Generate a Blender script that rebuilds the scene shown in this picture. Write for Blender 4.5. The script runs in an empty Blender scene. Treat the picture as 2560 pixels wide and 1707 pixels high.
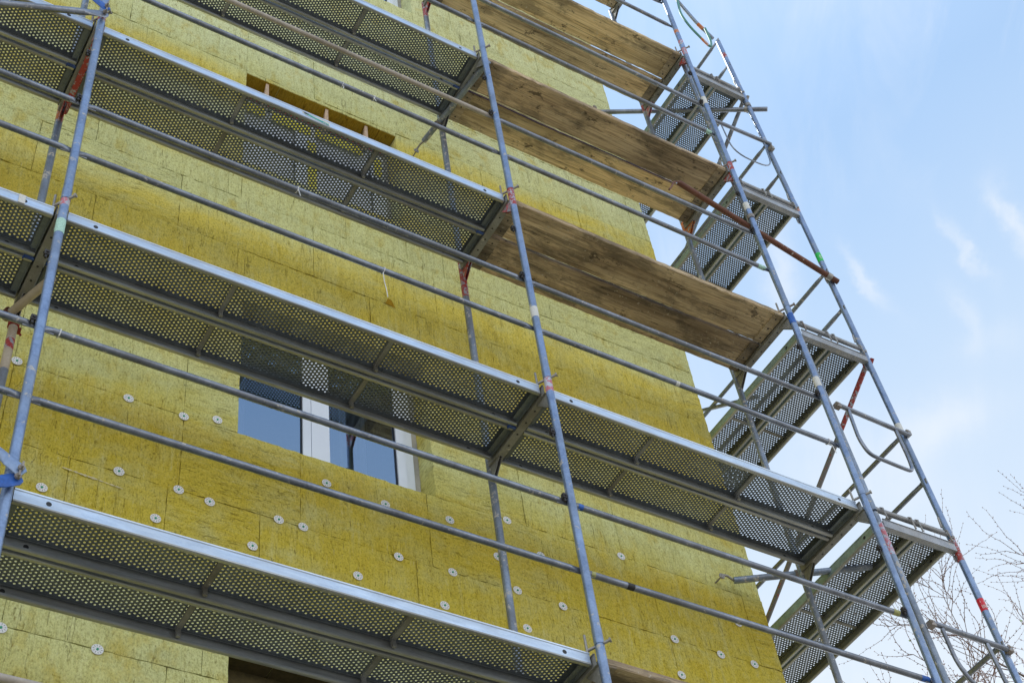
import bpy, bmesh, math, random
from mathutils import Vector, Matrix
PI = math.pi
R = math.radians
sc = bpy.context.scene
col = sc.collection

# ------------------------------------------------------------------ materials
def new_mat(name):
    m = bpy.data.materials.new(name); m.use_nodes = True
    nt = m.node_tree; nt.nodes.clear()
    out = nt.nodes.new('ShaderNodeOutputMaterial')
    b = nt.nodes.new('ShaderNodeBsdfPrincipled')
    nt.links.new(b.outputs[0], out.inputs[0])
    return m, nt, b, out
class N:
    def __init__(s, nt): s.nt = nt
    def n(s, t, **k):
        x = s.nt.nodes.new('ShaderNode' + t)
        for a, v in k.items(): setattr(x, a, v)
        return x
    def l(s, a, b): s.nt.links.new(a, b)
    def coords(s, scale=(1,1,1), rnd=True, rot=(0,0,0), kind='Object'):
        tc = s.n('TexCoord'); mp = s.n('Mapping'); mp.inputs['Scale'].default_value = scale
        mp.inputs['Rotation'].default_value = rot
        s.l(tc.outputs[kind], mp.inputs['Vector'])
        if rnd:
            oi = s.n('ObjectInfo'); mu = s.n('VectorMath', operation='SCALE'); mu.inputs[0].default_value = (37, 91, 53)
            s.l(oi.outputs['Random'], mu.inputs['Scale']); s.l(mu.outputs[0], mp.inputs['Location'])
        return mp.outputs[0]
    def noise(s, vec, scale=5, detail=4, rough=.6, dist=0):
        x = s.n('TexNoise'); x.inputs['Scale'].default_value = scale; x.inputs['Detail'].default_value = detail
        x.inputs['Roughness'].default_value = rough; x.inputs['Distortion'].default_value = dist
        if vec is not None: s.l(vec, x.inputs['Vector'])
        return x.outputs[0]
    def ramp(s, fac, stops, interp='LINEAR'):
        x = s.n('ValToRGB'); cr = x.color_ramp; cr.interpolation = interp
        while len(cr.elements) < len(stops): cr.elements.new(.5)
        for e, (p, c) in zip(cr.elements, stops):
            e.position = p
            e.color = (c, c, c, 1) if isinstance(c, (int, float)) else (*c, 1)
        s.l(fac, x.inputs[0]); return x.outputs[0]
    def mix(s, fac, a, b, blend='MIX'):
        x = s.n('Mix', data_type='RGBA', blend_type=blend)
        for i, v in ((0, fac), (6, a), (7, b)):
            if isinstance(v, (int, float)): x.inputs[i].default_value = v if i == 0 else (v, v, v, 1)
            elif isinstance(v, tuple): x.inputs[i].default_value = (*v, 1)
            else: s.l(v, x.inputs[i])
        return x.outputs[2]
    def math(s, op, a, b=0.0, clamp=False):
        x = s.n('Math', operation=op); x.use_clamp = clamp
        for i, v in ((0, a), (1, b)):
            if isinstance(v, (int, float)): x.inputs[i].default_value = v
            else: s.l(v, x.inputs[i])
        return x.outputs[0]
    def bump(s, h, strength, dist, bsdf):
        x = s.n('Bump'); x.inputs['Strength'].default_value = strength; x.inputs['Distance'].default_value = dist
        s.l(h, x.inputs['Height']); s.l(x.outputs[0], bsdf.inputs['Normal'])

def galv(name, c0, c1, metal=.6, rough=(.38, .6), splat=.0, dirt=0.3, dirtcol=(.10, .085, .06), paint=None, paint_amt=.5, streak=(1,1,1)):
    m, nt, b, out = new_mat(name); g = N(nt)
    v = g.coords(streak)
    n1 = g.noise(v, 9, 5, .65); n2 = g.noise(v, 70, 3, .6); n3 = g.noise(v, 2.5, 3, .55)
    base = g.mix(g.ramp(n1, [(.32, 0.), (.68, 1.)]), c0, c1)
    base = g.mix(g.ramp(n2, [(.35, 0.0), (.7, .35)]), base, tuple(min(1, x*1.35) for x in c1))
    dm = g.math('MULTIPLY', g.ramp(n3, [(.42, 0.), (.66, 1.)]), dirt)
    base = g.mix(dm, base, dirtcol)
    met = g.math('MULTIPLY', g.math('SUBTRACT', 1.0, dm), metal)
    if paint:
        n5 = g.noise(v, 28, 4, .7)
        pm = g.ramp(n5, [(.5 - .25*(paint_amt-.5) - .1, 1.), (.5 - .25*(paint_amt-.5)+.1, 0.)] if False else [(.62 - .3*(1-paint_amt) - .03, 1.), (.62 - .3*(1-paint_amt)+.03, 0.)])
        base = g.mix(pm, base, paint); met = g.math('MULTIPLY', met, g.math('SUBTRACT', 1.0, pm))
    if splat > 0:
        n4 = g.noise(v, 22, 6, .72)
        sm = g.ramp(n4, [(.70 - splat*.1, 0.), (.73 - splat*.1, 1.)])
        base = g.mix(sm, base, (.50, .47, .42)); met = g.math('MULTIPLY', met, g.math('SUBTRACT', 1.0, sm))
    g.l(base, b.inputs['Base Color']); g.l(met, b.inputs['Metallic'])
    mr = g.n('MapRange'); mr.inputs[3].default_value = rough[0]; mr.inputs[4].default_value = rough[1]
    g.l(n1, mr.inputs[0]); g.l(mr.outputs[0], b.inputs['Roughness'])
    g.bump(g.math('ADD', g.math('MULTIPLY', n2, .5), n1), .25, .002, b)
    return m

def plain(name, c, rough=.6, metal=0, var=.25, scale=12, bump=.0):
    m, nt, b, out = new_mat(name); g = N(nt)
    v = g.coords((1,1,1)); n = g.noise(v, scale, 5, .65)
    g.l(g.mix(g.ramp(n, [(.3, 0.), (.7, 1.)]), tuple(x*(1-var) for x in c), tuple(min(1, x*(1+var)) for x in c)), b.inputs['Base Color'])
    b.inputs['Roughness'].default_value = rough; b.inputs['Metallic'].default_value = metal
    if bump: g.bump(n, bump, .003, b)
    return m

M = {}
M['post'] = galv('galvanised_post', (.15,.215,.36), (.29,.385,.56), metal=.7, rough=(.34,.52), splat=.95, dirt=.35, dirtcol=(.17,.19,.22))
M['rail'] = galv('galvanised_rail', (.15,.165,.20), (.30,.33,.39), metal=.85, rough=(.28,.44), splat=.8, dirt=.5, dirtcol=(.10,.095,.09))
M['tan'] = galv('dusty_rail', (.33,.29,.24), (.47,.42,.36), metal=.15, rough=(.5,.7), splat=.6, dirt=.4, dirtcol=(.22,.18,.14))
M['inner'] = galv('weathered_inner_tube', (.17,.21,.28), (.31,.37,.46), metal=.7, rough=(.34,.55), splat=1.3, dirt=.6, dirtcol=(.11,.10,.09))
M['deck'] = galv('dusty_deck_steel', (.115,.14,.16), (.20,.23,.255), metal=.4, rough=(.42,.65), dirt=.35, dirtcol=(.075,.07,.06))
M['flange'] = galv('sky_lit_zinc_flange', (.46,.56,.73), (.64,.74,.90), metal=.75, rough=(.28,.46), splat=.15, dirt=.3, dirtcol=(.34,.37,.41), streak=(1,1,6))  # same deck steel, with the sky's pale blue reflection put into its colour
M['channel'] = galv('channel_steel', (.29,.305,.31), (.50,.515,.51), metal=.75, rough=(.30,.5), dirt=.55, dirtcol=(.12,.11,.09), streak=(.35,3,3))
M['transom'] = galv('transom_steel', (.20,.205,.20), (.34,.345,.34), metal=.4, rough=(.5,.75), splat=.7, dirt=.6, dirtcol=(.12,.10,.06))
M['green_zinc'] = galv('greenish_zinc', (.20,.29,.28), (.31,.40,.39), metal=.5, rough=(.35,.55), dirt=.35, dirtcol=(.10,.12,.11), streak=(4,.5,4))
M['endsteel'] = galv('light_end_steel', (.25,.27,.30), (.40,.42,.45), metal=.4, rough=(.4,.6), splat=.9, dirt=.5, dirtcol=(.22,.19,.15))
M['red'] = galv('worn_red_paint', (.33,.36,.42), (.46,.49,.55), metal=.4, paint=(.36,.045,.04), paint_amt=.72, dirt=.2)
M['pink'] = galv('faded_pink_paint', (.38,.42,.50), (.50,.54,.62), metal=.4, paint=(.55,.16,.20), paint_amt=.6, dirt=.2)
M['orange'] = galv('worn_orange_paint', (.33,.36,.42), (.46,.49,.55), metal=.4, paint=(.58,.17,.035), paint_amt=.8, dirt=.2)
M['beige'] = galv('beige_painted_tube', (.42,.36,.27), (.52,.46,.37), metal=.0, rough=(.5,.7), splat=.9, dirt=.5, dirtcol=(.20,.13,.08))
M['rust'] = galv('rusty_brown_tube', (.10,.035,.022), (.19,.075,.045), metal=.1, rough=(.55,.75), splat=.75, dirt=.3, dirtcol=(.06,.03,.02))
M['brace_red'] = galv('red_to_grey_brace', (.16,.16,.17), (.26,.25,.25), metal=.4, paint=(.32,.05,.03), paint_amt=.22, dirt=.5)
M['greenpaint'] = galv('green_painted_tube', (.06,.22,.19), (.11,.32,.28), metal=.1, splat=.5, dirt=.3)
M['blue'] = plain('blue_paint', (.03,.12,.45), .45, .1, .3, 30)
M['navy'] = plain('navy_plastic', (.02,.06,.22), .4, 0, .3)
M['white_tape'] = plain('white_tape', (.66,.66,.62), .6, 0, .2, 120)
M['pale_green_tape'] = plain('pale_green_sticker', (.42,.66,.55), .6, 0, .35, 150)
M['green_tape'] = plain('green_sticker', (.03,.55,.10), .5, 0, .1)
M['red_tape'] = plain('red_tape', (.65,.02,.04), .5, 0, .1)
M['teal'] = plain('teal_sticker', (.02,.36,.34), .5, 0, .2)
M['yellow_paint'] = plain('yellow_paint', (.42,.42,.16), .6, 0, .3, 60)
M['dark'] = plain('dark_mark_and_hole_shade', (.02,.02,.022), .6)
M['iron'] = plain('dark_iron', (.06,.055,.055), .5, .6, .4, 60)
M['string'] = plain('white_plastic_string', (.75,.75,.75), .5)
M['purple'] = plain('purple_cord', (.06,.035,.12), .7)
M['clamp'] = galv('clamp_steel', (.25,.24,.22), (.4,.38,.35), metal=.6, dirt=.6, dirtcol=(.16,.09,.05), splat=.4)
M['redrust'] = plain('rusty_red_clamp', (.28,.03,.025), .6, .1, .5, 60)

# wood boards: grain along local X
def wood(name, ca, cb, cc, edge=False):
    m, nt, b, out = new_mat(name); g = N(nt)
    v = g.coords((.5, 9, 9)); vf = g.coords((1.0, 60, 60)); vm = g.coords((.8, 26, 26)); vs = g.coords((1.1, 3.4, 3.4))
    n1 = g.noise(v, 1.6, 6, .62, .5); nm = g.noise(vm, 2.2, 5, .65, .4); n2 = g.noise(vf, 3, 5, .7, .2); n3 = g.noise(vs, 1.7, 9, .74, .4)
    base = g.mix(g.ramp(n1, [(.34, 0.), (.64, 1.)]), ca, cb)
    base = g.mix(g.ramp(nm, [(.34, .75), (.50, 0.)]), base, cc)
    base = g.mix(g.ramp(n2, [(.30, .8), (.47, 0.)]), base, tuple(x*.7 for x in cc))
    base = g.mix(g.ramp(nm, [(.55, 0.), (.72, .5)]), base, tuple(min(1, x*1.3) for x in cb))
    base = g.mix(g.ramp(n3, [(.49, 0.), (.57, .6), (.68, .85)]), base, tuple(x*q for x, q in zip(ca, (.33,.36,.42))))
    n7 = g.noise(g.coords((.45,1.6,1.6)), 1.5, 3, .5)
    base = g.mix(1.0, base, g.ramp(n7, [(.36, (.50,.48,.47)), (.5, (1,1,1)), (.63, (1.28,1.24,1.16))]), 'MULTIPLY')
    n4 = g.noise(g.coords((.8,1.4,1.4)), 7, 9, .78)
    base = g.mix(g.ramp(n4, [(.585, 0.), (.615, .8)]), base, (.055,.038,.022))
    n5 = g.noise(g.coords((1,1,1)), 34, 6, .78); n6 = g.noise(g.coords((1,1,1)), 2.2, 3, .5)
    base = g.mix(g.math('MULTIPLY', g.ramp(n5, [(.60, 0.), (.64, .9)]), g.ramp(n6, [(.45, 0.), (.6, 1.)])), base, (.58,.53,.42))
    cr = None
    for (sy, sc_, wd) in ((11, 1.3, .0055), (23, 1.1, .006)):
        nc = g.noise(g.coords((.22, sy, sy)), sc_, 4, .55)
        c1 = g.ramp(g.math('ABSOLUTE', g.math('SUBTRACT', nc, .5)), [(.0, 1.), (wd, 0.)])
        cr = c1 if cr is None else g.math('MAXIMUM', cr, c1)
    cr = g.math('MULTIPLY', cr, g.ramp(g.noise(g.coords((1.2,5,5)), 1.3, 3, .6), [(.42,0.),(.56,1.)]))
    base = g.mix(g.math('MULTIPLY', cr, .88), base, (.022,.015,.01))
    g.l(base, b.inputs['Base Color']); b.inputs['Roughness'].default_value = .82
    g.bump(g.math('SUBTRACT', g.math('ADD', n2, nm), g.math('MULTIPLY', cr, 1.2)), .6, .004, b)
    return m
M['wood'] = wood('weathered_scaffold_board', (.52,.38,.215), (.76,.60,.38), (.27,.185,.105))
M['wood_pale'] = wood('pale_scaffold_board', (.56,.41,.21), (.76,.61,.37), (.34,.24,.13))
M['wood_dark'] = wood('dark_scaffold_board', (.38,.28,.17), (.60,.47,.31), (.19,.13,.085))
M['batten'] = wood('grey_board_batten', (.28,.22,.15), (.42,.35,.25), (.15,.11,.07))
M['wedge'] = plain('raw_pine_wedge', (.55,.40,.28), .8, 0, .25, 40)

# mineral wool
def wool(dark=False):
    m, nt, b, out = new_mat('mineral_wool_dark' if dark else 'mineral_wool'); g = N(nt)
    tc = g.n('TexCoord'); P = tc.outputs['Object']
    sep = g.n('SeparateXYZ'); g.l(P, sep.inputs[0])
    at = g.n('Attribute'); at.attribute_name = 'tone'; asep = g.n('SeparateColor'); g.l(at.outputs['Color'], asep.inputs[0])
    tone, hor, band = asep.outputs[0], asep.outputs[1], asep.outputs[2]
    def mapped(sx, sy, sz):
        mp = g.n('Mapping'); mp.inputs['Scale'].default_value = (sx, sy, sz); g.l(P, mp.inputs['Vector']); return mp.outputs[0]
    wob = g.noise(mapped(1, 1, 1.6), 1.7, 4, .6)
    zz = g.math('ADD', sep.outputs[2], g.math('MULTIPLY', g.math('SUBTRACT', wob, .5), .55))
    zz = g.math('ADD', zz, g.math('MULTIPLY', g.math('SUBTRACT', tone, .5), .12))
    t = g.math('DIVIDE', g.math('SUBTRACT', zz, 1.5), 10.5)
    GR = (.73,.73,.33); PG = (.76,.79,.45); AM = (.73,.60,.115); DK = (.69,.53,.07); OL = (.62,.56,.15)
    zs = [(1.5,OL),(2.15,GR),(2.45,GR),(2.85,(.64,.525,.075)),(3.35,(.64,.515,.07)),(3.75,DK),(3.98,OL),(4.25,GR),(4.75,AM),(5.35,DK),(5.65,AM),(5.95,AM),(6.2,GR),(6.65,GR),(6.9,AM),(7.15,GR),(7.35,PG),(7.65,AM),(7.95,AM),(8.2,GR),(8.6,PG),(9.3,PG),(10.,GR),(10.6,PG),(12.,PG)]
    base = g.ramp(t, [((z-1.5)/10.5, c) for z, c in zs])
    sm = g.noise(mapped(1.3, 1, 2.2), 2.2, 5, .6, .5)
    base = g.mix(g.ramp(sm, [(.45, 0.), (.75, .55)]), base, (.56,.58,.30))
    base = g.mix(g.math('MULTIPLY', g.ramp(g.noise(mapped(3, 1, 2), 2.4, 4, .6), [(.55, 0.), (.75, .6)]), 1.0), base, (.60,.45,.04))
    # fibres, vertical or horizontal per board
    fv = g.noise(mapped(58, 4, 9), 1, 5, .7); fh = g.noise(mapped(11, 4, 70), 1, 5, .7)
    f = g.mix(hor, fv, fh)
    base = g.mix(1.0, base, g.ramp(f, [(.28, (.80,.77,.66)), (.48, (1,1,1)), (.75, (1.0,1.0,1.0))]), 'MULTIPLY')
    f2 = g.mix(hor, g.noise(mapped(17, 3, 1.6), 1, 6, .7), g.noise(mapped(2.6, 3, 24), 1, 6, .7))
    base = g.mix(1.0, base, g.ramp(f2, [(.30, (.90,.87,.76)), (.48, (1,1,1)), (.8, (1.0,1.0,1.0))]), 'MULTIPLY')
    base = g.mix(g.ramp(f2, [(.55, 0.), (.75, .35)]), base, (.70,.72,.42))
    tu = g.noise(mapped(1, 1, 1), 34, 7, .8)
    base = g.mix(1.0, base, g.ramp(tu, [(.30, (.66,.62,.46)), (.46, (1,1,1)), (.8, (1,1,1))]), 'MULTIPLY')
    base = g.mix(g.ramp(tu, [(.58, 0.), (.72, .4)]), base, (.72,.72,.46))
    sp = g.noise(mapped(95, 20, 60), 1, 4, .75)
    base = g.mix(1.0, base, g.ramp(sp, [(.28, (.50,.46,.33)), (.47, (.97,.97,.94)), (.70, (1.16,1.16,1.2))]), 'MULTIPLY')
    tk = g.mix(hor, g.noise(mapped(46, 1, 11), 1, 4, .7), g.noise(mapped(10, 1, 50), 1, 4, .7))
    base = g.mix(g.ramp(tk, [(.30, .75), (.40, 0.)]), base, (.26,.20,.03))
    base = g.mix(g.ramp(tk, [(.60, 0.), (.76, .45)]), base, (.80,.80,.48))
    # cracks along the fibre
    cv = g.noise(mapped(11, 1, 1.1), 1, 3, .6, 0); ch = g.noise(mapped(2, 1, 15), 1, 3, .6, 0)
    cm = g.noise(mapped(9, 1, 3), 1, 4, .65)
    cvr = g.ramp(g.math('ABSOLUTE', g.math('SUBTRACT', cv, .5)), [(0., 1.), (.0038, 0.)])
    chr_ = g.ramp(g.math('ABSOLUTE', g.math('SUBTRACT', ch, .5)), [(0., 1.), (.006, 0.)])
    crk = g.math('MULTIPLY', g.mix(hor, cvr, chr_), g.ramp(cm, [(.44, 0.), (.54, 1.)]))
    base = g.mix(g.math('MULTIPLY', crk, .55), base, (.16,.11,.015))
    # dark copy: shade under the lintel multiplied into the wool colour
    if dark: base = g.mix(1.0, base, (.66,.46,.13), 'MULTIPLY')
    g.l(base, b.inputs['Base Color']); b.inputs['Roughness'].default_value = .95
    b.inputs['Specular IOR Level'].default_value = .15
    h = g.math('SUBTRACT', g.math('ADD', g.math('MULTIPLY', tk, 1.2), g.math('ADD', tu, sp)), crk)
    g.bump(h, .85, .008, b)
    return m
M['wool'] = wool(); M['wool_dark'] = wool(True)
M['plaster'] = plain('grey_plaster', (.42,.41,.39), .9, 0, .25, 6, .4)
M['render'] = plain('grey_adhesive_smear', (.62,.55,.32), .9, 0, .25, 30, .4)
M['roof'] = plain('roof_slab', (.3,.3,.3), .9)
M['pvc'] = plain('white_pvc', (.80,.86,.97), .35, 0, .04, 3)
M['gasket'] = plain('black_gasket', (.02,.02,.03), .5)
M['interior'] = plain('interior_plaster', (.5,.48,.45), .9)
M['curtain'] = plain('brown_curtain', (.14,.06,.04), .9, 0, .3, 8)
M['blind'] = plain('pale_net_curtain', (.75,.78,.85), .9, 0, .15, 8)
M['recess_shade'] = plain('recess_shade_brown', (.07,.052,.016), .95, 0, .35, 30, .5)  # dark brown that paints the shade inside the bottom recess
M['film'] = plain('frosted_protective_film', (.66,.70,.80), .5, 0, .15, 4)
M['yellow_tape'] = plain('yellow_masking_tape', (.85,.75,.02), .5, 0, .08)
M['shutterred'] = plain('dark_red_shutter', (.16,.02,.02), .5, 0, .3)
M['disc'] = plain('white_disc_plastic', (.80,.80,.80), .5, 0, .05)
M['disc_dark'] = plain('disc_slot', (.10,.095,.05), .8)
M['disc_green'] = plain('green_disc_pin', (.02,.30,.16), .5)
M['bark'] = plain('tree_bark', (.16,.12,.10), .9, 0, .35, 20, .4)
M['twig'] = plain('twig_bark', (.15,.085,.065), .8, 0, .3, 20)
M['bud'] = plain('reddish_bud', (.24,.12,.08), .7, 0, .4, 30)
M['leaf'] = plain('young_leaf', (.22,.42,.04), .6, 0, .3, 20)
m, nt, b, out = new_mat('window_glass'); g = N(nt)
fr = g.n('Fresnel'); fr.inputs['IOR'].default_value = 5.0
gl = g.n('BsdfGlossy'); gl.inputs['Roughness'].default_value = .015; gl.inputs['Color'].default_value = (.58,.76,1,1)
tr = g.n('BsdfTransparent'); tr.inputs['Color'].default_value = (.75,.80,.85,1); mx = g.n('MixShader')
g.l(fr.outputs[0], mx.inputs[0]); g.l(tr.outputs[0], mx.inputs[1]); g.l(gl.outputs[0], mx.inputs[2]); g.l(mx.outputs[0], out.inputs[0])
gn = g.noise(g.coords((1,1,1)), 1.2, 2, .5); bp = g.n('Bump'); bp.inputs['Strength'].default_value = .05; bp.inputs['Distance'].default_value = .01
g.l(gn, bp.inputs['Height']); g.l(bp.outputs[0], gl.inputs['Normal']); M['glass'] = m
m, nt, b, out = new_mat('ground_paving'); g = N(nt)
v = g.coords((1,1,1), False); n = g.noise(v, .6, 8, .7)
g.l(g.mix(g.ramp(n, [(.4, 0.), (.6, 1.)]), (.21,.195,.17), (.29,.27,.235)), b.inputs['Base Color']); b.inputs['Roughness'].default_value = .9
M['ground'] = m

# ------------------------------------------------------------------ mesh builder
class MB:
    def __init__(s): s.v = []; s.f = []; s.mi = []; s.sm = []
    def add(s, vs, fs, mi=0, smooth=False):
        o = len(s.v); s.v += [tuple(x) for x in vs]
        for f in fs: s.f.append(tuple(i+o for i in f)); s.mi.append(mi); s.sm.append(smooth)
    def box(s, a, b, mi=0):
        (x0,y0,z0),(x1,y1,z1) = a, b
        x0,x1 = min(x0,x1),max(x0,x1); y0,y1 = min(y0,y1),max(y0,y1); z0,z1 = min(z0,z1),max(z0,z1)
        s.add([(x0,y0,z0),(x1,y0,z0),(x1,y1,z0),(x0,y1,z0),(x0,y0,z1),(x1,y0,z1),(x1,y1,z1),(x0,y1,z1)],
              [(0,3,2,1),(4,5,6,7),(0,1,5,4),(1,2,6,5),(2,3,7,6),(3,0,4,7)], mi)
    def bbox(s, a, b, c=.004, mi=0):
        """box with chamfered edges"""
        bm = bmesh.new(); bmesh.ops.create_cube(bm, size=1)
        for v in bm.verts:
            v.co = Vector([(a[i]+b[i])/2 + v.co[i]*abs(b[i]-a[i]) for i in range(3)])
        bmesh.ops.bevel(bm, geom=bm.edges[:], offset=c, segments=1, affect='EDGES')
        bm.verts.index_update()
        s.add([v.co.copy() for v in bm.verts], [[v.index for v in f.verts] for f in bm.faces], mi); bm.free()
    def tube(s, pts, r, n=14, mi=0, caps=True, radii=None, flat=None):
        pts = [Vector(p) for p in pts]; rings = []
        t0 = (pts[1]-pts[0]).normalized()
        up = Vector((0,0,1)) if abs(t0.z) < .9 else Vector((0,1,0))
        u = t0.cross(up).normalized()
        vs = []
        for i, p in enumerate(pts):
            t = (pts[min(i+1,len(pts)-1)]-pts[max(i-1,0)]).normalized()
            u = (u - t*u.dot(t)).normalized(); w = t.cross(u)
            rr = radii[i] if radii else r
            fu, fw = flat[i] if flat else (1, 1)
            for k in range(n):
                a = 2*PI*k/n; vs.append(p + u*(math.cos(a)*rr*fu) + w*(math.sin(a)*rr*fw))
        fs = []
        for i in range(len(pts)-1):
            for k in range(n):
                k2 = (k+1) % n; fs.append((i*n+k, i*n+k2, (i+1)*n+k2, (i+1)*n+k))
        s.add(vs, fs, mi, True)
        if caps:
            s.add(vs[:n], [tuple(range(n))[::-1]], mi); s.add(vs[-n:], [tuple(range(n))], mi)
    def build(s, name, mats, parent=None, loc=None):
        me = bpy.data.meshes.new(name); me.from_pydata(s.v, [], s.f)
        if not isinstance(mats, (list, tuple)): mats = [mats]
        for m in mats: me.materials.append(m)
        me.polygons.foreach_set('material_index', s.mi); me.polygons.foreach_set('use_smooth', s.sm)
        me.update()
        return link(name, me, parent, loc)
def link(name, me, parent=None, loc=None):
    o = bpy.data.objects.new(name, me); col.objects.link(o)
    if parent: o.parent = parent
    if loc: o.location = loc
    return o
def thing(name, label, cat, loc=(0,0,0), group=None, rot=None):
    o = bpy.data.objects.new(name, None); col.objects.link(o); o.location = loc; o.empty_display_size = .1
    if rot: o.rotation_euler = rot
    o['label'] = label; o['category'] = cat
    if group: o['group'] = group
    return o
def tag(o, label, cat, group=None):
    o['label'] = label; o['category'] = cat
    if group: o['group'] = group
    return o
def kids(o): return [c for c in bpy.data.objects if c.parent == o]
def dup(o, label, loc, rot=None, group=None):
    r = o.copy(); col.objects.link(r); r.location = loc; r['label'] = label
    if rot is not None: r.rotation_euler = rot
    if group: r['group'] = group
    def rec(a, b):
        for c in kids(a):
            d = c.copy(); col.objects.link(d); d.parent = b; rec(c, d)
    rec(o, r)
    return r

# ------------------------------------------------------------------ layout (metres; X along the front wall, Y into it, Z up, z = 2k at deck level k)
XA, XB, XC = 0.0, 2.957, 5.43
YI = .712                    # inner standards
YW = 1.09                    # face of the insulation
XCOR = 5.372                 # building corner
TOP = 12.0                   # roof
GZ = -4.2
RS = .0245                   # standard radius
NM = {0:'ground-storey', 1:'lowest', 2:'second', 3:'third', 4:'fourth', 5:'fifth', 6:'topmost'}
def dist_name(k): return {1:'lowest', 2:'second from bottom', 3:'third from bottom', 4:'fourth from bottom', 5:'fifth from bottom', 6:'topmost'}[k]

# ------------------------------------------------------------------ scaffold frames
def standard_mesh(bands, z0=-2.0, z1=0.0, r=RS, base=0, slots=6):
    """upright tube, joint sleeve at its foot; bands = [(za, zb, material slot)]"""
    cuts = sorted({z0, z0+.012, z1} | {z for a, b, _ in bands for z in (a, b) if z0 < z < z1})
    mb = MB()
    for a, b in zip(cuts[:-1], cuts[1:]):
        mi = base
        for za, zb, k in bands:
            if za <= (a+b)/2 <= zb: mi = k
        mb.tube([(0,0,a),(0,0,b)], r, 18, mi, caps=False)
    mb.tube([(0,0,z0+.001),(0,0,z0+.10)], r+.0015, 18, base)      # socket sleeve
    mb.tube([(0,0,z1-.003),(0,0,z1)], r, 18, base)
    return mb
def transom_mesh(w=YI, red=False):
    mb = MB(); x = .026; t = .003; zb, zt = -.112, -.048
    y0, y1 = RS-.004, w-RS+.004
    mb.box((-x, y0, zb), (x, y1, zb+t))
    mb.box((-x, y0, zb+t), (-x+t, y1, zt)); mb.box((x-t, y0, zb+t), (x, y1, zt))
    mb.box((-x-.008, y0, zt), (-x+t, y1, zt+t)); mb.box((x-t, y0, zt), (x+.008, y1, zt+t))
    for i in range(12):                                           # dark discs painted as the shade in punched holes, flanks and web
        y = y0+.05 + i*(y1-y0-.1)/11
        mb.tube([(-x-.0012, y, -.075), (-x+.001, y, -.075)], .006, 8, 1)
        if i % 2 == 0: mb.tube([(0, y, zb-.0012), (0, y, zb+.001)], .007, 8, 1)
    return mb
def gusset_mesh(side, w=YI):
    """triangular corner plate between transom and standard; side 0 outer, 1 inner"""
    mb = MB(); y = RS-.002 if side == 0 else w-RS+.002; d = 1 if side == 0 else -1
    for x in (-.012, .009):
        mb.add([(x,y,-.113),(x,y+d*.11,-.113),(x,y,-.235),(x+.003,y,-.113),(x+.003,y+d*.11,-.113),(x+.003,y,-.235)],
               [(0,1,2),(5,4,3),(0,3,4,1),(1,4,5,2),(2,5,3,0)])
    return mb
def pin_mesh():
    mb = MB()
    mb.tube([(-.040,.048,-.010),(.034,-.042,.010)], .0085, 10)
    mb.tube([(.034,-.042,.010),(.040,-.049,.0115)], .0135, 8)
    mb.tube([(-.045,.050,-.03),(-.045,.050,.085)], .007, 8)
    return mb
def lug_mesh():
    """the dark catch that a guardrail end drops over"""
    mb = MB(); mb.box((-.050,-.006,-.030),(-.024,.020,.004)); mb.box((-.045,-.002,-.052),(-.034,.010,-.030))
    mb.tube([(-.036,-.012,-.012),(-.036,.024,-.012)], .007, 8)
    return mb

FR_SLOTS = [M['post'], M['red'], M['pink'], M['orange'], M['white_tape'], M['inner'], M['beige']]
tape_mats = {'white': M['white_tape'], 'pale': M['pale_green_tape'], 'green': M['green_tape'], 'red': M['red_tape'], 'blue': M['blue']}
def band(parent, z0, z1, kind, r=RS+.0009, y=0, x=0, name='tape_band', label=None):
    mb = MB(); mb.tube([(x,y,z0),(x,y,z1)], r, 18, 0, caps=False)
    o = mb.build(name, tape_mats[kind], parent)
    if label: o['label'] = label
    return o

def front_frame(X, k, label, obands=(), ibands=(), tr='transom', go='transom', gi='transom', tapes=(), imat=5):
    """one welded frame: transom at z = 2k, standards reach 2 m down"""
    t = thing('scaffold', label, 'scaffold frame', (X,0,2*k), 'scaffold frames along the facade')
    standard_mesh([(a-2*k, b-2*k, m) for a, b, m in obands]).build('outer_standard', FR_SLOTS, t)
    standard_mesh([(a-2*k, b-2*k, m) for a, b, m in ibands], base=imat).build('inner_standard', FR_SLOTS, t, (0,YI,0))
    transom_mesh().build('transom', [M[tr], M['dark']], t)
    gusset_mesh(0).build('gusset', M[go], t); gusset_mesh(1).build('gusset', M[gi], t)
    pin_mesh().build('locking_pin', M['clamp'], t)
    for z in (-.97, -.46): lug_mesh().build('rail_catch', M['iron'], t, (0,0,z))
    for a, b, kd, lb in tapes: band(t, a-2*k, b-2*k, kd, label=lb)
    return t

COLN = {XA:'left', XB:'middle', XC:'right'}
front_frame(XA, 1, 'grey scaffold frame at the lower left edge, under the lowest deck')
front_frame(XA, 2, 'scaffold frame of the left column carrying the second deck, inner tube beige and cream', [(3.94,4.0,2)], [(3.4,4.0,6),(3.56,3.64,1),(2.7,3.1,6)],
            tapes=[(3.70,3.815,'pale','pale green torn sticker round the tube')])
front_frame(XA, 3, 'scaffold frame of the left column with bright red transom under the third deck', [(5.93,6.0,1),(4.0,4.03,2)], [(5.80,6.0,3)], tr='transom', go='pink', gi='red')
front_frame(XA, 4, 'upper part of the left column, frame standing above the red transom', [(6.0,6.05,2)])
front_frame(XB, 1, 'scaffold frame of the middle column below the lowest deck, cut by the bottom edge')
front_frame(XB, 2, 'scaffold frame of the middle column under the second deck, from lowest to second deck', [(3.88,4.0,2)])
front_frame(XB, 3, 'scaffold frame of the middle column with red inner tube under the third deck', [(5.80,6.0,1),(4.0,4.01,2)], [(5.60,6.0,1)], gi='red', go='pink',
            tapes=[(4.575,4.675,'white','worn white tape round the tube')])
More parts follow.
